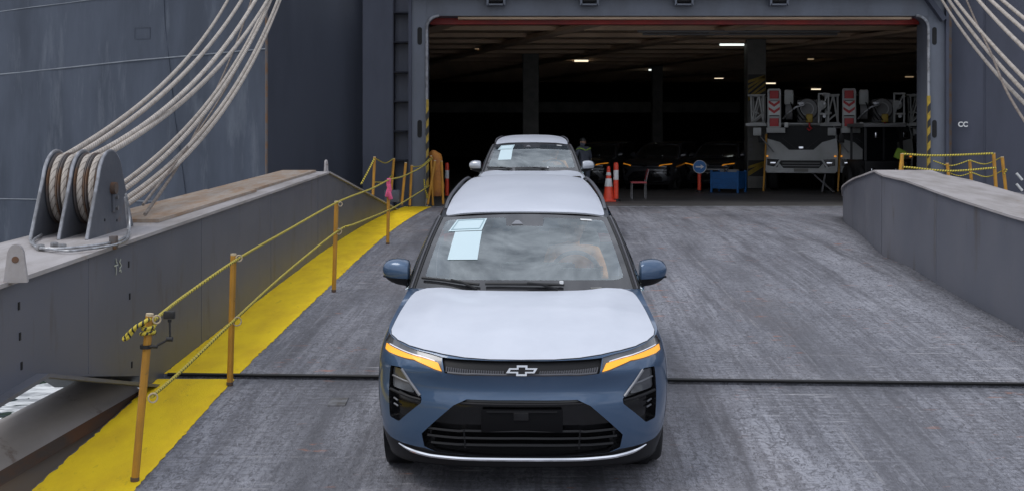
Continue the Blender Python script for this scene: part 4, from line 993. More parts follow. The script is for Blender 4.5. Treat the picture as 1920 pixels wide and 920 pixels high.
    MB().box((0, 1.99, 1.44), (.22, .04, .07), None, .02).build('rear_view_mirror', M['satin'], car)
    return car

def place(car, X, Ynose, yaw):
    zf, zrr = rz(Ynose+.93), rz(Ynose+3.73)
    if Ynose > FY: zf = zrr = DECK
    th = math.atan2(zrr-zf, 2.8)
    car.rotation_euler = (th, 0, yaw); car.location = (X, Ynose, zf-.93*math.tan(th)+.006)
car1 = make_car('parked_car')
tag(car1, 'blue electric crossover with white filmed hood and roof, front car on the ramp', 'car', 'new cars rolling off the ship')
place(car1, .062, 8.0, -.02)
car2 = copy_tree(car1, None, {M['paint']: M['paint_silver']})
tag(car2, 'second crossover with pale mirrors, white filmed roof, behind the blue car on ramp', 'car', 'new cars rolling off the ship')
place(car2, .30, 20.0, -.02)
# ---------------------------------------------------------------- hoisting wire ropes
def spl(pts, m):
    """natural cubic spline on chord length"""
    p = np.array([tuple(x) for x in pts]); h = np.linalg.norm(np.diff(p, axis=0), axis=1); t = np.concatenate([[0], np.cumsum(h)]); n = len(p)
    A = np.eye(n); B = np.zeros((n, 3))
    for i in range(1, n-1):
        A[i, i-1], A[i, i], A[i, i+1] = h[i-1], 2*(h[i-1]+h[i]), h[i]; B[i] = 6*((p[i+1]-p[i])/h[i]-(p[i]-p[i-1])/h[i-1])
    K = np.linalg.solve(A, B); out = []
    for x in np.linspace(0, t[-1], m):
        i = min(max(np.searchsorted(t, x)-1, 0), n-2); a, b = (t[i+1]-x), (x-t[i])
        out.append(Vector(K[i]*a**3/(6*h[i])+K[i+1]*b**3/(6*h[i])+(p[i]/h[i]-K[i]*h[i]/6)*a+(p[i+1]/h[i]-K[i+1]*h[i]/6)*b))
    return out
def ropeline(name, pts, r, m, label, group, n=48):
    """pts: (px, py, Y) control points"""
    q = spl([P(*p) for p in pts], 420)
    o = MB().tube(q, r, 8).build(name, m, None, 60); tag(o, label, 'rope', group); set_lay(o, q, 8, 14, 2); return o
GL = 'hoisting ropes of the left sheave block'
X, Yb, Zb = SB.x, SB.y, SB.z
def proj(v): return (960+FPX*v.x/v.y, 250-FPX*(v.z-CZ)/v.y)
def sh(x, ang):      # a point on the rope turn of a sheave (block local x, angle)
    v = Vector((SB.x+x+.022*0, SB.y+.262*math.cos(ang), SB.z+.37+.262*math.sin(ang))); return (*proj(v), v.y)
def hang(B, x, top, E, sag, r, lab, group):
    """wire leaving a sheave of block B (over the top or from underneath) and hanging to a point E on the ship (lens-relative)"""
    angs = (3.6, 3.2, 2.8, 2.4, 2.05, 1.74) if top else (-2.3, -1.95, -1.65, -1.42)
    q = [Vector((B.x+x, B.y+.262*math.cos(a), B.z+.37+.262*math.sin(a))) for a in angs]
    S = q[-1]; E = Vector((E[0], E[1], CZ+E[2]))
    for t in np.linspace(0, 1.06, 320)[1:]:
        p = S+(E-S)*t; p.z -= 4*sag*t*(1-t); q.append(p)
    o = MB().tube(q, r, 8).build('hoisting_rope', M['wire'], None, 60); tag(o, lab, 'rope', group); set_lay(o, q, 8, 14, 2); return o
for x, top, E, sag, lab in (
    (-.385, 1, (-5.725, 27.328, 3.524), .452, 'leftmost of the four pale ropes leaving the sheave tops'),
    (-.29, 1, (-4.819, 26.578, 4.366), .59, 'second from left of the four pale ropes leaving the sheave tops'),
    (-.160, 1, (-3.764, 23.28, 4.42), .728, 'third from left of the four pale ropes leaving the sheave tops'),
    (-.065, 1, (-4.337, 26.939, 4.528), .658, 'rightmost of the four pale ropes leaving the sheave tops'),
    (-.385, 0, (-4.876, 28.352, 4.366), .884, 'pale rope highest of those leaving behind the sheave block'),
    (-.29, 0, (-4.177, 27.324, 5.735), 1.202, 'pale rope just under the highest one behind the sheave block'),
    (-.160, 0, (-4.497, 27.629, 4.567), .978, 'lower pale rope running close to the edge of the dark recess'),
    (-.065, 0, (-4.488, 27.56, 4.438), .939, 'lowest thick pale rope behind the left sheave block')):
    hang(SB, x, top, E, sag, .027 if top else .025, lab, GL)
ropeline('thin_rope', [(272, 402, 11.3), (325, 325, 13.6), (386, 210, 17.6), (440, 90, 22), (490, -60, 27.5)], .016, M['wire_dark'], 'thin dark rope crossing behind the pale hoisting ropes on the left', GL)
ropeline('thin_rope', [(268, 384, 11.4), (330, 305, 13.8), (420, 172, 18.4), (478, 60, 22.5), (540, -90, 27.5)], .013, M['wire_dark'], 'thin brown rope tangled among the lower left hoisting ropes', GL)
GRR = 'hoisting ropes of the right sheave block'
for x, top, E, sag, lab in (
    (-.385, 0, (10.47, 31.541, 3.494), .368, 'pale rope nearest the cargo door on the right side'),
    (-.29, 0, (9.578, 29.661, 3.966), .406, 'second pale rope from the door in the right bundle'),
    (-.160, 0, (9.375, 29.585, 4.356), .39, 'third pale rope from the door in the right bundle'),
    (-.385, 1, (9.221, 28.429, 4.554), .397, 'first of the three ropes crossing the top right corner'),
    (-.160, 1, (9.074, 27.701, 4.23), .206, 'middle of the three ropes crossing the top right corner'),
    (-.065, 1, (9.412, 28.106, 4.125), .085, 'outermost of the three ropes crossing the top right corner')):
    hang(SBR, x, top, E, sag, .030, lab, GRR)
ropeline('thin_rope', [(1790, -50, 26), (1812, 0, 24), (1836, 55, 21.5), (1861, 107, 19.2), (1886, 168, 17), (1924, 232, 15)], .018, M['wire_dark'], 'thin slack rope hanging below the right hoisting ropes', GRR)

# ---------------------------------------------------------------- rail posts and yellow lines
def lay_rope(name, pts, r, parent, turns=14, n=8):
    """striped line: 'lay' attribute winds along the tube"""
    mb = MB().tube(pts, r, n); o = mb.build(name, M['rope'], parent, 60)
    L = np.concatenate([[0], np.cumsum([(Vector(a)-Vector(b)).length for a, b in zip(pts, pts[1:])])])
    at = o.data.attributes.new('lay', 'FLOAT', 'POINT'); at.data.foreach_set('value', [float(L[i//n]*turns+(i % n)/n) for i in range(len(o.data.vertices))])
    return o
def fine(pts, step=.03):
    out = []
    for a, b in zip(pts, pts[1:]):
        a, b = Vector(a), Vector(b); k = max(1, int((b-a).length/step)); out += [a+(b-a)*i/k for i in range(k)]
    return out+[Vector(pts[-1])]
def post(px0, py0, px1, py1, label, Y=None, r=.026, group='yellow rail posts along the left strip', base=None):
    b = hit(px1, py1) if Y is None else P(px1, py1, Y)
    t = P(px0, py0, b.y)
    e = wempty('rail_post', b); tag(e, label, 'post', group)
    pl = MB().tube([b+(t-b)*k for k in (0, .25, .5, .75, .985)], [r, r*.98, r, r*1.01, r], 10).build('pole', M['pole'], e)
    MB().tube([b+(t-b)*.985, t], r*.985, 10).build('post_top', M['wood'], e)
    MB().cyl(b, b+Vector((0, 0, .03)), r*1.12, n=10).build('foot_socket', M['rust_paint'], e)
    return b, t, e
def ring(c, r, par, yaw=.5):
    MB().tube([Vector(c)+Vector((math.cos(yaw)*math.cos(a), math.sin(yaw)*math.cos(a), math.sin(a)))*r for a in np.linspace(0, 2*math.pi, 17)], .006, 6, False).build('rope_ring', M['wood'], par)
p1 = post(281, 587, 253, 902, 'nearest yellow rail post, with the small camera clamped on it')
p2 = post(438, 475, 431, 722, 'second yellow rail post from the camera, standing at the ramp joint')
p3 = post(631, 377, 626, 547, 'third yellow rail post, halfway up the yellow strip')
p4 = post(729, 335, 727, 458, 'fourth yellow rail post, with a pink ribbon tied to its top')
p5 = post(808, 292, 812, 385, 'yellow rail post at the left foot of the cargo door')
for pp, dz in ((p1, 0), (p2, 0), (p3, 0)):
    ring(pp[1]+Vector((.045, 0, -.04)), .026, pp[2])
ring(P(281, 745, p1[0].y)+Vector((.02, 0, 0)), .030, p1[2]); ring(P(440, 602, p2[0].y)+Vector((.02, 0, 0)), .036, p2[2]); ring(P(632, 434, p3[0].y)+Vector((.02, 0, 0)), .036, p3[2])
def Yi(*ys): return ys
tr = cat([P(288, 600, p1[0].y), P(345, 555, (p1[0].y*.55+p2[0].y*.45)), P(445, 486, p2[0].y), P(535, 434, (p2[0].y+p3[0].y)/2), P(634, 379, p3[0].y), P(697, 354, 18.2), P(729, 338, p4[0].y), P(757, 330.5, 23), P(790, 314, 27), P(811, 297, p5[0].y)], 30)
o = lay_rope('rail_line', tr, .0125, None, 18); tag(o, 'upper black flecked yellow line strung between the left rail posts', 'rope', 'yellow rail lines')
lr = cat([P(284, 743, p1[0].y), P(345, 690, (p1[0].y*.6+p2[0].y*.4)), P(441, 598, p2[0].y), P(540, 508, (p2[0].y+p3[0].y)/2), P(634, 433, p3[0].y), P(668, 419, 16.2), P(729, 394, p4[0].y), P(767, 373, 23.5), P(806, 348, p5[0].y)], 30)
o = lay_rope('rail_line', lr, .0125, None, 18); tag(o, 'lower black flecked yellow line strung between the left rail posts', 'rope', 'yellow rail lines')
# knot and loose tail on the nearest post
b1, t1 = p1[0], p1[1]; d1 = (b1-t1).normalized()
kn = wempty('rope_knot', t1+d1*.12); tag(kn, 'black and yellow rope knotted round the nearest post with loose tail', 'rope')
wind = [t1+d1*(.07+.07*k/36+.018*math.sin(k*.31))+Vector((math.cos(k*.55), math.sin(k*.55), 0))*(.038+.004*math.sin(k*.9)) for k in range(37)]
lay_rope('knot_turns', wind, .014, kn, 26)
tail = cat([wind[-1], P(262, 608, b1.y-.04), P(248, 622, b1.y-.05), P(240, 632, b1.y-.05), P(231, 636, b1.y-.04)], 12)
lay_rope('loose_tail', tail, .013, kn, 26)
lay_rope('loose_tail', cat([P(232, 634, b1.y-.04), P(250, 616, b1.y-.06), P(272, 602, b1.y-.05), P(284, 596, b1.y)], 12), .013, kn, 26)
# small action camera on a jointed arm
cm = wempty('action_camera', P(277, 648, b1.y)); tag(cm, 'small black action camera on a jointed arm clamped to nearest post', 'camera')
yy = b1.y-.05
MB().lathe([(.030, -.012), (.040, -.012), (.040, .012), (.030, .012)], P(274, 649, b1.y), 'Z', 16).build('clamp', M['rubber'], cm)
for a, b, r in (((281, 649), (291, 649), .010), ((291, 649), (316, 635), .008), ((319, 634), (318, 603), .007)):
    MB().cyl(P(*a, yy), P(*b, yy), r, n=8).build('arm', M['rubber'], cm)
for q, r in (((291, 649), .015), ((318, 635), .020), ((318, 601), .011)):
    c = P(*q, yy); MB().cyl(c+Vector((-r, 0, 0)), c+Vector((r, 0, 0)), r*.8, n=10).build('joint_knob', M['rubber'], cm)
c = P(317.5, 590, yy); bd = MB().box(c, (.072, .035, .050), None, .006).build('camera_body', M['black_paint'], cm)
MB().cyl(c+Vector((.018, -.016, .006)), c+Vector((.018, -.026, .006)), .013, n=14).build('lens', M['rubber'], bd)
# pink ribbon on the fourth post
mb = MB(); c = p4[1]
for i, (dx, dz, ang) in enumerate(((0, -.03, .1), (.012, -.12, -.12), (-.01, -.20, .25), (.02, -.24, -.3))):
    mb.box(c+Vector((dx, -.02-.01*i, dz-.03)), (.066, .045, .13), Matrix.Rotation(ang, 3, 'Y') @ Matrix.Rotation(ang*2, 3, 'Z'), .015)
tag(mb.build('ribbon', M['pink'], None), 'bright pink ribbon tied round a rail post', 'ribbon')

# landing rail beside the left jamb, beyond the girder
GLF = 'thin posts of the landing rail left of the door'
lb = CZ-1.95
for (x0, y0, x1, y1, Y, lab) in ((702.5, 294, 699, 358, 27.5, 'leftmost thin post of the landing rail left of the door'), (738.6, 297, 733, 352, 29.5, 'second thin post of landing rail, brownish, left of the door'),
                                (761, 305, 753, 374, 28.5, 'third thin post of the landing rail, leaning, left of the door'), (772, 310, 768, 376, 29.8, 'grey thin post of landing rail nearest the left door jamb')):
    post(x0, y0, x1, y1+12, lab, Y, .030, GLF)
MB().box((-3.0, 29.2, CZ-1.98), (3.2, 3.4, .1)).build('side_landing', M['girder'], ramp, 0)
MB().box(P(735, 368, 29.6), (.35, .3, .28), None, .03).build('mooring_block', M['frame'], ship, 30)
def slack(name, pts, r, lab): tag(lay_rope(name, cat([P(*p) for p in pts], 10), r, None, 20), lab, 'rope', 'slack yellow lines of the landing rails')
slack('slack_line', [(677, 346, 27.2), (690, 322, 27.3), (703, 296, 27.5)], .020, 'yellow line rising from the girder to the leftmost landing post')
slack('slack_line', [(703, 297, 27.5), (722, 306, 28.5), (738, 298, 29.5)], .012, 'sagging yellow line between the first two landing posts')
slack('slack_line', [(703, 342, 27.5), (722, 341, 28.5), (736, 328, 29.5)], .012, 'lower yellow line between the first two landing posts')
slack('slack_line', [(772, 313, 29.8), (790, 311, 30.2), (806, 298, 30.5)], .012, 'yellow line between the grey landing post and door jamb')
slack('slack_line', [(795, 336, 30.2), (797, 355, 30.2), (803, 373, 30.3)], .018, 'yellow line hanging down beside the left door jamb')
# gathered stanchions and tarp at the left jamb
post(815.7, 301, 801.7, 385, 'yellow stanchion leaning diagonally across the door jamb post', 30.6, .030, 'stanchions gathered at the left door jamb')
post(828, 302, 831, 385, 'yellow stanchion right of the brown tarp at the door', 30.8, .030, 'stanchions gathered at the left door jamb')
tp = MB(); c = P(819, 368, 31.3)
tp.v = []; rows = []
for i in range(13):
    t = i/12; z = t*1.12; w = .12+.035*math.sin(t*9)+.05*math.sin(t*math.pi)
    rows.append([Vector((c.x+(-.02 if i < 10 else -.02-.07*(i-9)/3)+w*math.cos(a)*(1+.12*math.sin(3*a+t*7))*(1 if i < 12 else .3), c.y+.12*math.sin(a), c.z+z)) for a in np.linspace(0, 2*math.pi, 17)])
tp.grid(rows); tag(tp.build('rolled_tarp', M['tarp'], None, 60), 'brownish orange rolled tarp standing between posts at the left jamb', 'tarp')
def delineator(name, base, h, r, label, bands=((.62, .80),), m=M['orange_plastic'], group=None):
    e = wempty(name, base); tag(e, label, 'post', group); b = Vector(base)
    MB().lathe([(r*1.7, 0), (r*1.7, .05), (r*1.1, .07)], b, 'Z', 20).build('foot', M['rubber'], e)
    MB().lathe([(r, .05), (r, h*.94), (r*.85, h*.985), (0, h)], b, 'Z', 20).build('tube', m, e)
    for z0, z1 in bands: MB().lathe([(r*1.03, h*z0), (r*1.03, h*z1)], b, 'Z', 20).build('white_band', M['white'], e)
    return e
def dk(px, py):     # a point on the cargo deck
    Y = (CZ-DECK)*FPX/(py-250); return P(px, py, Y)
delineator('marker_post', dk(838, 372), .98, .055, 'red marker post with white band beside the left door jamb', ((.55, .78),))
delineator('marker_post', dk(1155, 378), 1.02, .065, 'tall orange marker post with a white band right of the cone', ((.55, .80),))
# traffic cone
c = dk(1141, 378); cn = wempty('traffic_cone', c); tag(cn, 'orange traffic cone with white bands beside the second car', 'cone')
MB().box(c+Vector((0, 0, .025)), (.36, .36, .05), None, .01).build('base', M['orange_plastic'], cn)
def cr_(z): return .145-.105*z/.80
MB().lathe([(cr_(0), .04), (cr_(.78), .82), (.03, .84)], c, 'Z', 24).build('cone', M['orange_plastic'], cn)
MB().lathe([(.045, .83), (.05, .86), (.03, .91), (0, .92)], c, 'Z', 16).build('top_knob', M['orange_plastic'], cn)
for z0, z1 in ((.35, .56), (.64, .72)): MB().lathe([(cr_(z0)+.006, z0+.04), (cr_(z1)+.006, z1+.04)], c, 'Z', 24).build('white_band', M['white'], cn)
# chair
c = dk(1198, 373); ch = wempty('chair', c); tag(ch, 'metal framed chair with red seat and back inside the doorway', 'chair')
for dx in (-.20, .17):
    for dy in (-.18, .18):
        MB().cyl(c+Vector((dx, dy, 0)), c+Vector((dx, dy, .43)), .013, n=8).build('leg', M['steel'], ch)
MB().box(c+Vector((-.015, 0, .445)), (.42, .40, .045), None, .012).build('seat', M['seat_red'], ch)
for dy in (-.18, .18): MB().tube([c+Vector(q) for q in ((.17, dy, .43), (.20, dy, .62), (.25, dy, .80))], .013, 8).build('back_upright', M['steel'], ch)
MB().box(c+Vector((.215, 0, .66)), (.035, .36, .30), Matrix.Rotation(.24, 3, 'Y'), .012).build('backrest', M['seat_red'], ch)
# direction sign
c = dk(1311, 361); sg = delineator('direction_sign', c, .80, .055, 'round blue sign with white arrow on an orange post', ((.82, .99),))
zc = P(0, 313, c.y).z
ds = MB().lathe([(0, -.012), (.20, -.012), (.20, .012), (0, .012)], (c.x, c.y-.09, zc), 'Y', 32).build('sign_disc', M['sign_blue'], sg)
MB().lathe([(.185, -.015), (.20, -.015)], (c.x, c.y-.09, zc), 'Y', 32).build('sign_rim', M['white'], ds, 0)
MB().prism([(c.x-.12, zc-.022), (c.x+.03, zc-.022), (c.x+.03, zc-.07), (c.x+.13, zc), (c.x+.03, zc+.07), (c.x+.03, zc+.022), (c.x-.12, zc+.022)], .004, 'Y', c.y-.108).build('arrow', M['white'], ds, 0)
# blue steel box pallet
c = dk(1366, 361); bx = wempty('steel_crate', c); tag(bx, 'open blue steel crate on legs in front of the striped column', 'crate')
w, d, h = .82, .7, .50
rot = Matrix.Rotation(-.5, 3, 'Z')
def rbox(c0, off, size, name, m, par, bev=.0):
    return MB().box(Vector(c0)+rot @ Vector(off), size, rot, bev).build(name, m, par, 0)
for sx_ in (-1, 1):
    rbox(c, (sx_*w/2, 0, .12+h/2), (.03, d, h), 'side_panel', M['blue_steel'], bx); rbox(c, (0, sx_*d/2, .12+h/2), (w, .03, h), 'side_panel', M['blue_steel'], bx)
    for sy in (-1, 1): rbox(c, (sx_*w/2, sy*d/2, (h+.16)/2), (.06, .06, h+.16), 'corner_leg', M['blue_steel'], bx)
for z in (.28, .42):
    rbox(c, (0, -d/2-.02, z), (w, .015, .03), 'rib', M['blue_steel'], bx)
rbox(c, (0, 0, .13), (w, d, .02), 'floor_plate', M['blue_steel'], bx)
for i, (dx, dy, s) in enumerate(((.1, 0, .16), (-.15, .1, .13), (.25, .15, .12))):
    o = MB().box(c+Vector((dx, dy, .14+h*.75)), (s*1.6, s, h*.7), Matrix.Rotation(i, 3, 'Z'), .02).build('scrap_block', M['cranegrey'], None, 0)
    tag(o, ('larger grey block', 'small grey block at the left', 'small grey block at the right')[i]+' lying inside the blue crate', 'block', 'things in the blue crate')

# landing rail on the right, beyond the girder
GRF = 'yellow posts of the right landing rail'
for (x0, y0, x1, y1, Y, lab) in ((1692, 288, 1684, 345, 25.5, 'leftmost yellow post of right landing rail, leaning against the girder'), (1691, 289, 1692, 345, 25.6, 'upright yellow post at the left end of the right landing rail'),
                                (1776, 306, 1782, 352, 27.5, 'short yellow post of the right landing rail nearest the jamb'), (1818, 300, 1824, 362, 27.5, 'middle yellow post of the right landing rail'),
                                (1863, 287, 1869, 366, 25.5, 'tall yellow post at the right end of the landing rail'), (1879, 294, 1889, 376, 26.5, 'rightmost yellow post of the right landing rail')):
    post(x0, y0, x1, y1+8, lab, Y, .034, GRF)
MB().box((9.65, 26.8, CZ-1.36), (4.1, 3.6, .08)).build('side_landing', M['girder'], ramp, 0)
MB().box((9.3, 26.6, CZ-1.36-1.2), (.5, .5, 2.3)).build('landing_leg', M['girder'], ramp, 0)
slack('slack_line', [(1692, 289, 25.5), (1756, 292, 25.5), (1863, 288, 25.4)], .020, 'upper yellow line of the right landing rail, in front')
slack('slack_line', [(1687, 317, 25.5), (1700, 314, 25.5), (1780, 321, 25.4), (1867, 315, 25.4)], .020, 'lower yellow line of the right landing rail, in front')
slack('slack_line', [(1750, 302, 27.6), (1783, 311, 27.5), (1818, 301, 27.4)], .013, 'sagging yellow line left of the middle right post')
slack('slack_line', [(1818, 301, 27.4), (1848, 308, 27), (1879, 295, 26.5)], .013, 'sagging yellow line right of the middle right post')
slack('slack_line', [(1780, 325, 27.6), (1800, 330, 27.5), (1822, 324, 27.4)], .011, 'low sagging yellow line left of the middle right post')
slack('slack_line', [(1822, 324, 27.4), (1852, 332, 27), (1886, 318, 26.4), (1882, 328, 26.4)], .013, 'low sagging yellow line right of the middle right post')
# ---------------------------------------------------------------- dark cars waiting in the hold, indicators on
M['amber_far'] = mat('lit_amber_far', (.5, .2, .02), .35, emit=(1.0, .36, .03), estr=.30)
for (px, Yn, yaw, lab) in ((1090, 41.0, -.40, 'dark car behind the traffic cone with a lit amber indicator'), (1208, 39.8, -.42, 'dark car behind the chair with a lit amber indicator'), (1326, 40.4, -.38, 'dark car behind the blue sign with a lit amber indicator')):
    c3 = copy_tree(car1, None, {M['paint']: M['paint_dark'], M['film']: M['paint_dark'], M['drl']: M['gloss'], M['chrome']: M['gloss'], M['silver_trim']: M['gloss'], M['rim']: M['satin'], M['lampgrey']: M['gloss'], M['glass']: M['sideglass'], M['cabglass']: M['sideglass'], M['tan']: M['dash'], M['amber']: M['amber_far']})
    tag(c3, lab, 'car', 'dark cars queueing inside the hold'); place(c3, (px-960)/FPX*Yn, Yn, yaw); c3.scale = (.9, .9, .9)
    for g in [k for k in kids(c3) if k.name.split('.')[0] == 'windscreen']:
        for q in kids(g):
            for q2 in kids(q): bpy.data.objects.remove(q2)
            bpy.data.objects.remove(q)

# ---------------------------------------------------------------- mobile crane trucks
def make_crane():
    t = empty('crane_truck')
    def b(name, m, par, c, s, bev=.02, rot=None): return MB().box(c, s, rot, bev).build(name, m, par, 30)
    w = 1.06
    # cab: lower front shell with a sweeping top edge, hexagonal windscreen
    low = [(-w, .62), (w, .62), (w+.02, 1.18), (w-.02, 1.62), (.62, 1.50), (.36, 1.27), (-.36, 1.27), (-.62, 1.50), (-w+.02, 1.62), (-w-.02, 1.18)]
    cab = MB().prism(low, .5, 'Y', .0).build('cab_front', M['cranewhite'], t, 0)
    b('cab_body', M['cranewhite'], t, (0, 1.45, 1.30), (2.1, 1.9, 1.36), .06)
    b('cab_roof', M['cranewhite'], t, (0, 1.2, 2.03), (2.0, 2.0, .10), .04)
    ws = [(-.36, 1.27), (.36, 1.27), (.62, 1.50), (w-.02, 1.62), (w-.12, 2.0), (-w+.12, 2.0), (-w+.02, 1.62), (-.62, 1.50)]
    MB().prism(ws, .04, 'Y', .08).build('windscreen', M['truckglass'], t, 0)
    for s in (-1, 1): MB().bar((s*(w-.02), .1, 1.62), (s*(w-.12), .15, 2.0), .07, .07).build('pillar', M['cranewhite'], t, 0)
    MB().prism([(-.72, .95), (.72, .95), (.52, .72), (-.52, .72)], .03, 'Y', -.02).build('grille', M['satin'], cab, 0)
    for z in (.79, .87): b('grille_slat', M['cranegrey'], cab, (0, -.03, z), (1.1, .02, .025), 0)
    for s in (-1, 1):
        hl = MB().prism([(s*.62, .98), (s*1.0, 1.0), (s*1.0, .80), (s*.70, .74)], .03, 'Y', -.022).build('headlight', M['gloss'], cab, 0)
        b('lamp_reflector', M['chrome'], hl, (s*.83, -.035, .87), (.16, .02, .06), .008)
        MB().bar((s*.60, -.02, .99), (s*.80, -.02, .70), .05, .05).build('bumper_trim', M['cranewhite'], cab, 0)
    b('emblem', M['chrome'], cab, (0, -.015, 1.33), (.13, .03, .08), .01)
    b('step_bumper', M['cranewhite'], t, (0, .05, .62), (2.06, .2, .10), .03)
    for s in (-1, 1):
        for y in (1.6, 3.4, 6.0, 7.4):
            MB().lathe([(.25, -.14), (.46, -.15), (.52, -.1), (.52, .1), (.46, .15), (.25, .14), (.1, .1)], (s*.86, y, .52), 'X', 20).build('wheel', M['tyre'], t, 40)
    b('chassis', M['cranegrey'], t, (0, 4.8, .85), (1.2, 7.6, .5), .03); b('deck_box', M['cranewhite'], t, (0, 5.4, 1.35), (2.1, 5.0, .5), .05)
    # boom over the cab with its head frame
    b('boom', M['cranegrey'], t, (.25, 4.5, 2.45), (.75, 8.6, .70), .08)
    hx = -.78
    bh = MB()
    for s in (-1, 1): bh.bar((hx+s*.17, -.35, 1.95), (hx+s*.17, -.35, 3.08), .06, .12)
    for z in (1.95, 2.25, 2.78, 3.08): bh.bar((hx-.17, -.35, z), (hx+.17, -.35, z), .06, .10, (0, 1, 0))
    head = bh.build('boom_head', M['cranewhite'], t, 0)
    b('sheave_guard', M['red_band'], head, (hx, -.34, 2.92), (.26, .06, .26), .01); b('lower_guard', M['red_band'], head, (hx, -.34, 2.10), (.26, .06, .26), .01)
    ck = b('chevron_board', M['white'], head, (hx, -.40, 2.52), (.34, .03, .42), 0)
    for z in (2.36, 2.56):
        for s in (-1, 1): MB().add([(hx, -.418, z), (hx+s*.165, -.418, z+.12), (hx+s*.165, -.418, z+.20), (hx, -.418, z+.09)], [(0, 1, 2, 3) if s > 0 else (3, 2, 1, 0)]).build('chevron', M['red_band'], ck, 0)
    b('foot_bracket', M['cranewhite'], head, (hx+.05, -.4, 1.86), (.55, .15, .16), .02)
    b('side_bracket', M['cranewhite'], head, (hx-.50, -.35, 1.82), (.24, .2, .24), .02)
    # hook block and hydraulic winch beside it
    hb = MB().box((-.35, -.2, 2.85), (.28, .35, .45), None, .06).build('winch_housing', M['cranewhite'], t)
    MB().lathe([(.05, -.10), (.27, -.10), (.27, .10), (.05, .10)], (-.35, -.1, 2.45), 'X', 24).build('winch_drum', M['cranegrey'], hb)
    MB().tube([(-.52, -.3, 2.2), (-.40, -.42, 2.35), (-.15, -.45, 2.55), (.10, -.4, 2.62)], .03, 6).build('hydraulic_hose', M['galv'], hb)
    b('valve_box', M['galv'], hb, (.0, -.3, 2.66), (.20, .2, .10), .02); b('lamp_pod', M['white'], hb, (-.42, -.4, 2.02), (.12, .1, .16), .03)
    # folded lattice jib at the side
    x0, x1, z0, z1 = -1.55, -1.08, 2.08, 2.92
    jl = MB()
    for (a, c) in (((x0, z1), (x1, z1)), ((x0+.05, z0), (x1+.02, z0)), ((x0+.08, z1), (x0+.10, z0)), ((x1-.03, z1), (x1-.02, z0)), ((x0+.10, z0), (x1-.16, z1)), ((x1-.02, z0), (x1-.16, z1)), ((x0+.1, z0+.02), (x1-.02, z0+.32)), ((x0+.10, z0+.35), (x1-.2, z0+.30))):
        for y in (-.3, .9): jl.bar((a[0], y, a[1]), (c[0], y, c[1]), .045, .045, (0, 1, 0))
    for x, z in ((x0, z1), (x1, z1), (x0+.1, z0), (x1, z0)): jl.bar((x, -.3, z), (x, 4.2, z), .05, .05)
    jl.build('lattice_jib', M['cranewhite'], t, 0)
    b('jib_shoe', M['cranewhite'], t, ((x0+x1)/2, -.3, z0-.05), (.62, .15, .09), .01)
    b('visor_bar', M['cranewhite'], t, (0, -.05, 2.06), (1.7, .08, .05), .01)
    # lashing straps to the deck
    for (a, c) in (((-1.30, -.1, 1.80), (-.80, -.25, 1.20)), ((-1.02, -.1, 1.75), (-1.10, -.3, .03)), ((.30, .2, .60), (.95, -.35, .03)), ((.72, .2, .62), (.62, -.4, .03))):
        MB().bar(a, c, .05, .03).build('lashing_strap', M['pole'] if a[0] == -1.02 else M['cranegrey'], t, 0)
    for s in (-1, 1):
        mr_ = MB().tube([(s*.98, -.02, 1.95), (s*1.16, -.12, 1.92), (s*1.18, -.12, 1.70)], .02, 6).build('mirror_bracket', M['cranegrey'], t)
        b('mirror', M['satin'], mr_, (s*1.18, -.12, 1.62), (.16, .06, .26), .02)
        MB().bar((s*.15, .06, 1.30), (s*.55, .05, 1.62), .02, .02).build('wiper', M['satin'], t, 0)
        b('marker_lamp', M['amber'], cab, (s*1.0, -.01, 1.08), (.06, .03, .04), .008)
    b('number_plate', M['column'], cab, (0, -.055, .66), (.42, .02, .10), 0)
    for z_, r_ in ((2.28, .05), (2.66, .035)): MB().cyl((.68, -.3, z_), (.68, 4.2, z_), r_, n=10).build('hydraulic_ram', M['galv'], t)
    for k_ in range(4): MB().tube([(-.72+.06*k_, -.32, 2.9), (-.5+.06*k_, 1.0, 2.98), (0, 4.0, 2.9)], .012, 5).build('hoist_wire', M['wire_dark'], t)
    hk = MB().tube([(.25, -.35, 2.10), (.25, -.35, 1.98), (.31, -.35, 1.92), (.25, -.35, 1.86), (.19, -.35, 1.92)], .03, 8).build('hook', M['red_band'], t); b('hook_block', M['hazard_yellow'], hk, (.25, -.35, 2.22), (.20, .14, .26), .04)
    MB().lathe([(0, -.12), (.30, -.10), (.33, .0), (.33, 2.0), (0, 2.0)], (.18, .1, 2.50), 'Y', 28).build('boom_nose', M['cranegrey'], t)
    MB().lathe([(0, -.30), (.13, -.28), (.15, -.2), (.15, 1.0), (0, 1.0)], (.62, .1, 2.62), 'Y', 20).build('lift_cylinder', M['cranewhite'], t)
    MB().lathe([(.17, -.06), (.20, -.06), (.20, .06), (.17, .06)], (.18, -.02, 2.50), 'Y', 28).build('boom_collar', M['cranewhite'], t)
    for k_ in range(3): MB().tube([(-.30+.1*k_, -.36, 2.70), (-.20+.1*k_, -.5, 2.40), (-.05+.12*k_, -.42, 2.15)], .018, 6).build('hydraulic_hose', M['satin'], t)
    for x_ in (.52, .80):
        MB().bar((x_, -.2, 2.06), (x_, -.2, 2.95), .05, .05).build('jib_post', M['cranewhite'], t, 0)
    for z_ in (2.95, 2.35): MB().bar((.50, -.2, z_), (.84, -.2, z_), .05, .05).build('jib_rung', M['cranewhite'], t, 0)
    MB().bar((.52, -.2, 2.35), (.80, -.2, 2.95), .035, .035).build('jib_brace', M['cranewhite'], t, 0)
    b('seat_covers', M['column'], t, (.45, .5, 1.62), (.5, .3, .2), .05)
    return t
CY = 38.6
cr1 = make_crane(); tag(cr1, 'white crane truck beside the striped column, first of the row', 'crane truck', 'mobile cranes parked in the hold')
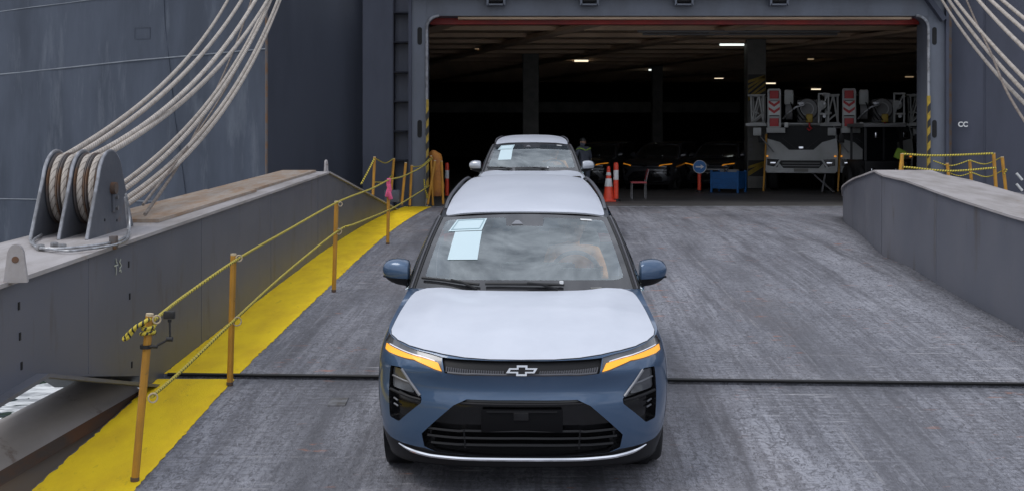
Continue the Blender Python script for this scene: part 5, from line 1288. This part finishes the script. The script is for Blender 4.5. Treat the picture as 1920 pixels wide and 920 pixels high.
cr1.location = (P(1502, 0, CY).x, CY, DECK+.004); cr1.rotation_euler = (0, 0, -.24)
cr2 = copy_tree(cr1); tag(cr2, 'white crane truck in the middle, half hidden by the dark machine', 'crane truck', 'mobile cranes parked in the hold'); cr2.location = (P(1642, 0, CY-.2).x, CY-.2, DECK+.004)
cr3 = copy_tree(cr1); tag(cr3, 'white crane truck farthest right, mostly hidden by the door jamb', 'crane truck', 'mobile cranes parked in the hold'); cr3.location = (P(1802, 0, CY-.3).x, CY-.3, DECK+.004)

# ---------------------------------------------------------------- dark wheeled machine with a glazed cab
fx = P(1657, 0, 36.3).x
fk = empty('forklift', (fx, 36.3, DECK+.004)); tag(fk, 'dark machine with glazed cab standing before the middle crane', 'forklift')
def fb(name, m, c, s, bev=.02, par=fk): return MB().box(c, s, None, bev).build(name, m, par, 30)
for x in (-.52, .52):
    for y in (0, 1.5): MB().bar((x, y, .75), (x*.96, y+.08, 1.96), .07, .07).build('cab_post', M['satin'], fk, 0)
fb('cab_roof', M['cranegrey'], (0, .8, 2.0), (1.2, 1.8, .10)); fb('cab_tub', M['satin'], (0, .8, .72), (1.16, 1.9, .55), .05)
fb('cab_divider', M['satin'], (0, -.02, 1.35), (.06, .05, 1.2), .01)
fb('cab_glass', M['truckglass'], (0, .4, 1.38), (.98, .02, 1.14), 0)
fb('seat', M['dash'], (.1, 1.0, 1.2), (.5, .3, .7), .08)
for s in (-1, 1):
    fb('work_lamp', M['chrome'], (s*.34, -.18, .72), (.14, .06, .12), .02); fb('work_lamp', M['chrome'], (s*.40+.2, -.05, 1.72), (.13, .06, .16), .03)
    for y in (.25, 1.6): MB().lathe([(.12, -.12), (.38, -.13), (.42, -.08), (.42, .08), (.38, .13), (.12, .12)], (s*.55, y, .42), 'X', 20).build('wheel', M['tyre'], fk, 40)
M['hiviz'] = mat('hi_vis_green', (.30, .48, .06), .7)
jk = MB().box((fx+.42, 36.15, DECK+1.18), (.30, .12, .30), Matrix.Rotation(.4, 3, 'Y'), .05).build('vest', M['hiviz'], None); tag(jk, 'yellow green hi-vis vest hung on the dark machine', 'vest')

# ---------------------------------------------------------------- dock worker seen behind the second car
def make_person(base):
    e = empty('person', base)
    tag(e, 'person in grey blue coverall with yellow shoulder band and dark cap, facing away', 'person')
    J = {'pel': (0, 0, .88), 'wst': (0, -.02, 1.02), 'chs': (.01, -.06, 1.24), 'nek': (.0, -.08, 1.40), 'hed': (-.01, -.11, 1.50), 'top': (-.01, -.11, 1.60),
         'shL': (-.17, -.06, 1.33), 'elL': (-.26, -.10, 1.08), 'wrL': (-.20, -.28, .94), 'haL': (-.18, -.34, .92),
         'shR': (.18, -.06, 1.33), 'elR': (.27, -.06, 1.07), 'wrR': (.26, -.22, .90), 'haR': (.25, -.28, .87),
         'hiL': (-.10, 0, .84), 'knL': (-.11, -.03, .47), 'anL': (-.12, .04, .09), 'toL': (-.14, -.12, .04),
         'hiR': (.10, 0, .84), 'knR': (.12, -.02, .47), 'anR': (.13, .05, .09), 'toR': (.15, -.11, .04)}
    rad = {'pel': .15, 'wst': .14, 'chs': .155, 'nek': .06, 'hed': .085, 'top': .075, 'shL': .075, 'elL': .052, 'wrL': .038, 'haL': .04, 'shR': .075, 'elR': .052, 'wrR': .038, 'haR': .04,
           'hiL': .105, 'knL': .07, 'anL': .05, 'toL': .045, 'hiR': .105, 'knR': .07, 'anR': .05, 'toR': .045}
    E = [('pel', 'wst'), ('wst', 'chs'), ('chs', 'nek'), ('nek', 'hed'), ('hed', 'top'), ('chs', 'shL'), ('shL', 'elL'), ('elL', 'wrL'), ('wrL', 'haL'), ('chs', 'shR'), ('shR', 'elR'), ('elR', 'wrR'), ('wrR', 'haR'),
         ('pel', 'hiL'), ('hiL', 'knL'), ('knL', 'anL'), ('anL', 'toL'), ('pel', 'hiR'), ('hiR', 'knR'), ('knR', 'anR'), ('anR', 'toR')]
    ks = list(J); me = bpy.data.meshes.new('body'); me.from_pydata([J[k] for k in ks], [(ks.index(a), ks.index(b)) for a, b in E], [])
    o = bpy.data.objects.new('body', me); COL.objects.link(o); o.parent = e
    sk = o.modifiers.new('skin', 'SKIN'); o.modifiers.new('sub', 'SUBSURF').levels = 2; o.modifiers['sub'].render_levels = 2
    for i, k in enumerate(ks):
        v = me.skin_vertices[0].data[i]; v.radius = (rad[k], rad[k]*(.8 if k in ('pel', 'wst', 'chs') else 1)); v.use_root = k == 'pel'
    sk.use_smooth_shade = True
    M['coverall'] = mat('coverall', (.085, .095, .125), .8, col2=(.06, .068, .09), scale=6)
    M['skin'] = mat('skin', (.36, .20, .13), .6)
    me.materials.append(M['coverall'])
    bandm = MB()
    for z0, r0 in ((1.30, .0),):
        for s in (-1, 1): bandm.tube([(s*.02, .075, 1.30), (s*.10, .07, 1.335), (s*.18, .02, 1.36), (s*.23, -.06, 1.32)], .018, 6)
    bandm.build('reflective_band', M['hiviz'], e)
    hdm = MB().lathe([(0, -.125), (.05, -.11), (.075, -.06), (.085, 0), (.082, .06), (.06, .10), (0, .115)], (-.01, -.11, 1.53), 'Z', 20).build('head', M['skin'], e)
    for s in (-1, 1): MB().box((-.01+s*.088, -.10, 1.52), (.014, .035, .05), None, .006).build('ear', M['skin'], hdm)
    MB().box((-.01, -.205, 1.515), (.025, .035, .04), None, .01).build('nose', M['skin'], hdm)
    cp = MB().lathe([(.094, .0), (.094, .04), (.08, .075), (.04, .095), (0, .10)], (-.01, -.11, 1.555), 'Z', 20).build('cap', M['black_paint'], e)
    MB().box((-.01, -.225, 1.562), (.13, .09, .014), None, .006).build('cap_peak', M['black_paint'], cp)
    for sx_, hx, hy, hz in ((-1, -.18, -.34, .92), (1, .25, -.28, .87)):
        pm = MB().box((hx, hy-.02, hz-.01), (.045, .09, .075), Matrix.Rotation(.5, 3, 'X'), .016).build('hand', M['skin'], e)
        for k in range(4):
            L = (.055, .065, .062, .048)[k]; y0, z0 = hy-.055, hz+.025-.021*k
            MB().tube([(hx, y0, z0), (hx, y0-L*.5, z0-.012), (hx-sx_*.012, y0-L*.8, z0-.03), (hx-sx_*.02, y0-L*.75, z0-.045)], .009, 6).build('finger', M['skin'], pm)
        MB().tube([(hx-sx_*.02, hy-.01, hz+.03), (hx-sx_*.045, hy-.04, hz+.035), (hx-sx_*.05, hy-.07, hz+.02)], .010, 6).build('thumb', M['skin'], pm)
    return e
pp_ = P(1096, 0, 36.0); per = make_person((pp_.x, 36.0, DECK)); per.rotation_euler = (0, 0, math.pi+.5)

# ---------------------------------------------------------------- drivers in orange work wear
M['orange_cloth'] = mat('orange_work_wear', (.90, .38, .10), .75, col2=(.78, .30, .07), scale=5)
def make_driver(car, label):
    e = empty('person', car.location, car.rotation_euler); tag(e, label, 'person', 'drivers of the cars on the ramp')
    J = {'pel': (.39, 2.44, .80), 'wst': (.39, 2.46, .94), 'chs': (.39, 2.46, 1.12), 'nek': (.39, 2.44, 1.26), 'hed': (.39, 2.43, 1.31),
         'shL': (.22, 2.44, 1.18), 'elL': (.17, 2.26, 1.00), 'wrL': (.24, 2.03, 1.12), 'shR': (.56, 2.44, 1.18), 'elR': (.62, 2.26, 1.00), 'wrR': (.54, 2.03, 1.12),
         'hiL': (.30, 2.36, .78), 'knL': (.28, 1.96, .84), 'anL': (.30, 1.72, .52), 'toL': (.30, 1.58, .50), 'hiR': (.48, 2.36, .78), 'knR': (.50, 1.96, .84), 'anR': (.48, 1.72, .52), 'toR': (.48, 1.58, .50)}
    rad = {'pel': .15, 'wst': .14, 'chs': .15, 'nek': .055, 'hed': .05, 'shL': .075, 'elL': .052, 'wrL': .036, 'shR': .075, 'elR': .052, 'wrR': .036,
           'hiL': .095, 'knL': .068, 'anL': .045, 'toL': .04, 'hiR': .095, 'knR': .068, 'anR': .045, 'toR': .04}
    E = [('pel', 'wst'), ('wst', 'chs'), ('chs', 'nek'), ('nek', 'hed'), ('chs', 'shL'), ('shL', 'elL'), ('elL', 'wrL'), ('chs', 'shR'), ('shR', 'elR'), ('elR', 'wrR'),
         ('pel', 'hiL'), ('hiL', 'knL'), ('knL', 'anL'), ('anL', 'toL'), ('pel', 'hiR'), ('hiR', 'knR'), ('knR', 'anR'), ('anR', 'toR')]
    ks = list(J); me = bpy.data.meshes.new('body'); me.from_pydata([J[k] for k in ks], [(ks.index(a), ks.index(b)) for a, b in E], [])
    o = bpy.data.objects.new('body', me); COL.objects.link(o); o.parent = e; me.materials.append(M['orange_cloth'])
    sk = o.modifiers.new('skin', 'SKIN'); o.modifiers.new('sub', 'SUBSURF').levels = 2; o.modifiers['sub'].render_levels = 2; sk.use_smooth_shade = True
    for i, k in enumerate(ks):
        v = me.skin_vertices[0].data[i]; v.radius = (rad[k], rad[k]*(.8 if k in ('pel', 'wst', 'chs') else 1)); v.use_root = k == 'pel'
    hd = MB().lathe([(0, -.125), (.045, -.11), (.068, -.06), (.078, 0), (.076, .05), (.055, .09), (0, .105)], (.39, 2.41, 1.40), 'Z', 20).build('head', M['skin'], e)
    MB().box((.39, 2.328, 1.385), (.024, .03, .04), None, .01).build('nose', M['skin'], hd)
    MB().box((.39, 2.338, 1.345), (.045, .008, .010), None, .003).build('mouth', M['rust'], hd)
    for s in (-1, 1):
        MB().box((.39+s*.03, 2.339, 1.41), (.022, .008, .010), None, .003).build('eye', M['black_paint'], hd); MB().box((.39+s*.08, 2.42, 1.39), (.014, .035, .05), None, .006).build('ear', M['skin'], hd)
    MB().lathe([(.082, .0), (.080, .04), (.06, .075), (0, .09)], (.39, 2.415, 1.425), 'Z', 20).build('hair', M['black_paint'], e)
    for s in (-1, 1):
        hx = .39+s*.165; pm = MB().box((hx, 1.985, 1.135), (.045, .075, .08), None, .016).build('hand', M['skin'], e)
        for k in range(4):
            L = (.05, .058, .056, .044)[k]; z0 = 1.165-.02*k
            MB().tube([(hx, 1.955, z0), (hx+s*.01, 1.955-L*.5, z0), (hx+s*.028, 1.955-L*.6, z0-.004), (hx+s*.042, 1.95-L*.2, z0-.006)], .0088, 6).build('finger', M['skin'], pm)
        MB().tube([(hx-s*.015, 1.98, 1.165), (hx-s*.01, 1.95, 1.185), (hx+s*.008, 1.93, 1.188)], .0095, 6).build('thumb', M['skin'], pm)
    return e
make_driver(car1, 'driver in orange work wear at the wheel of the front blue car')
make_driver(car2, 'driver in orange work wear at the wheel of the second car')
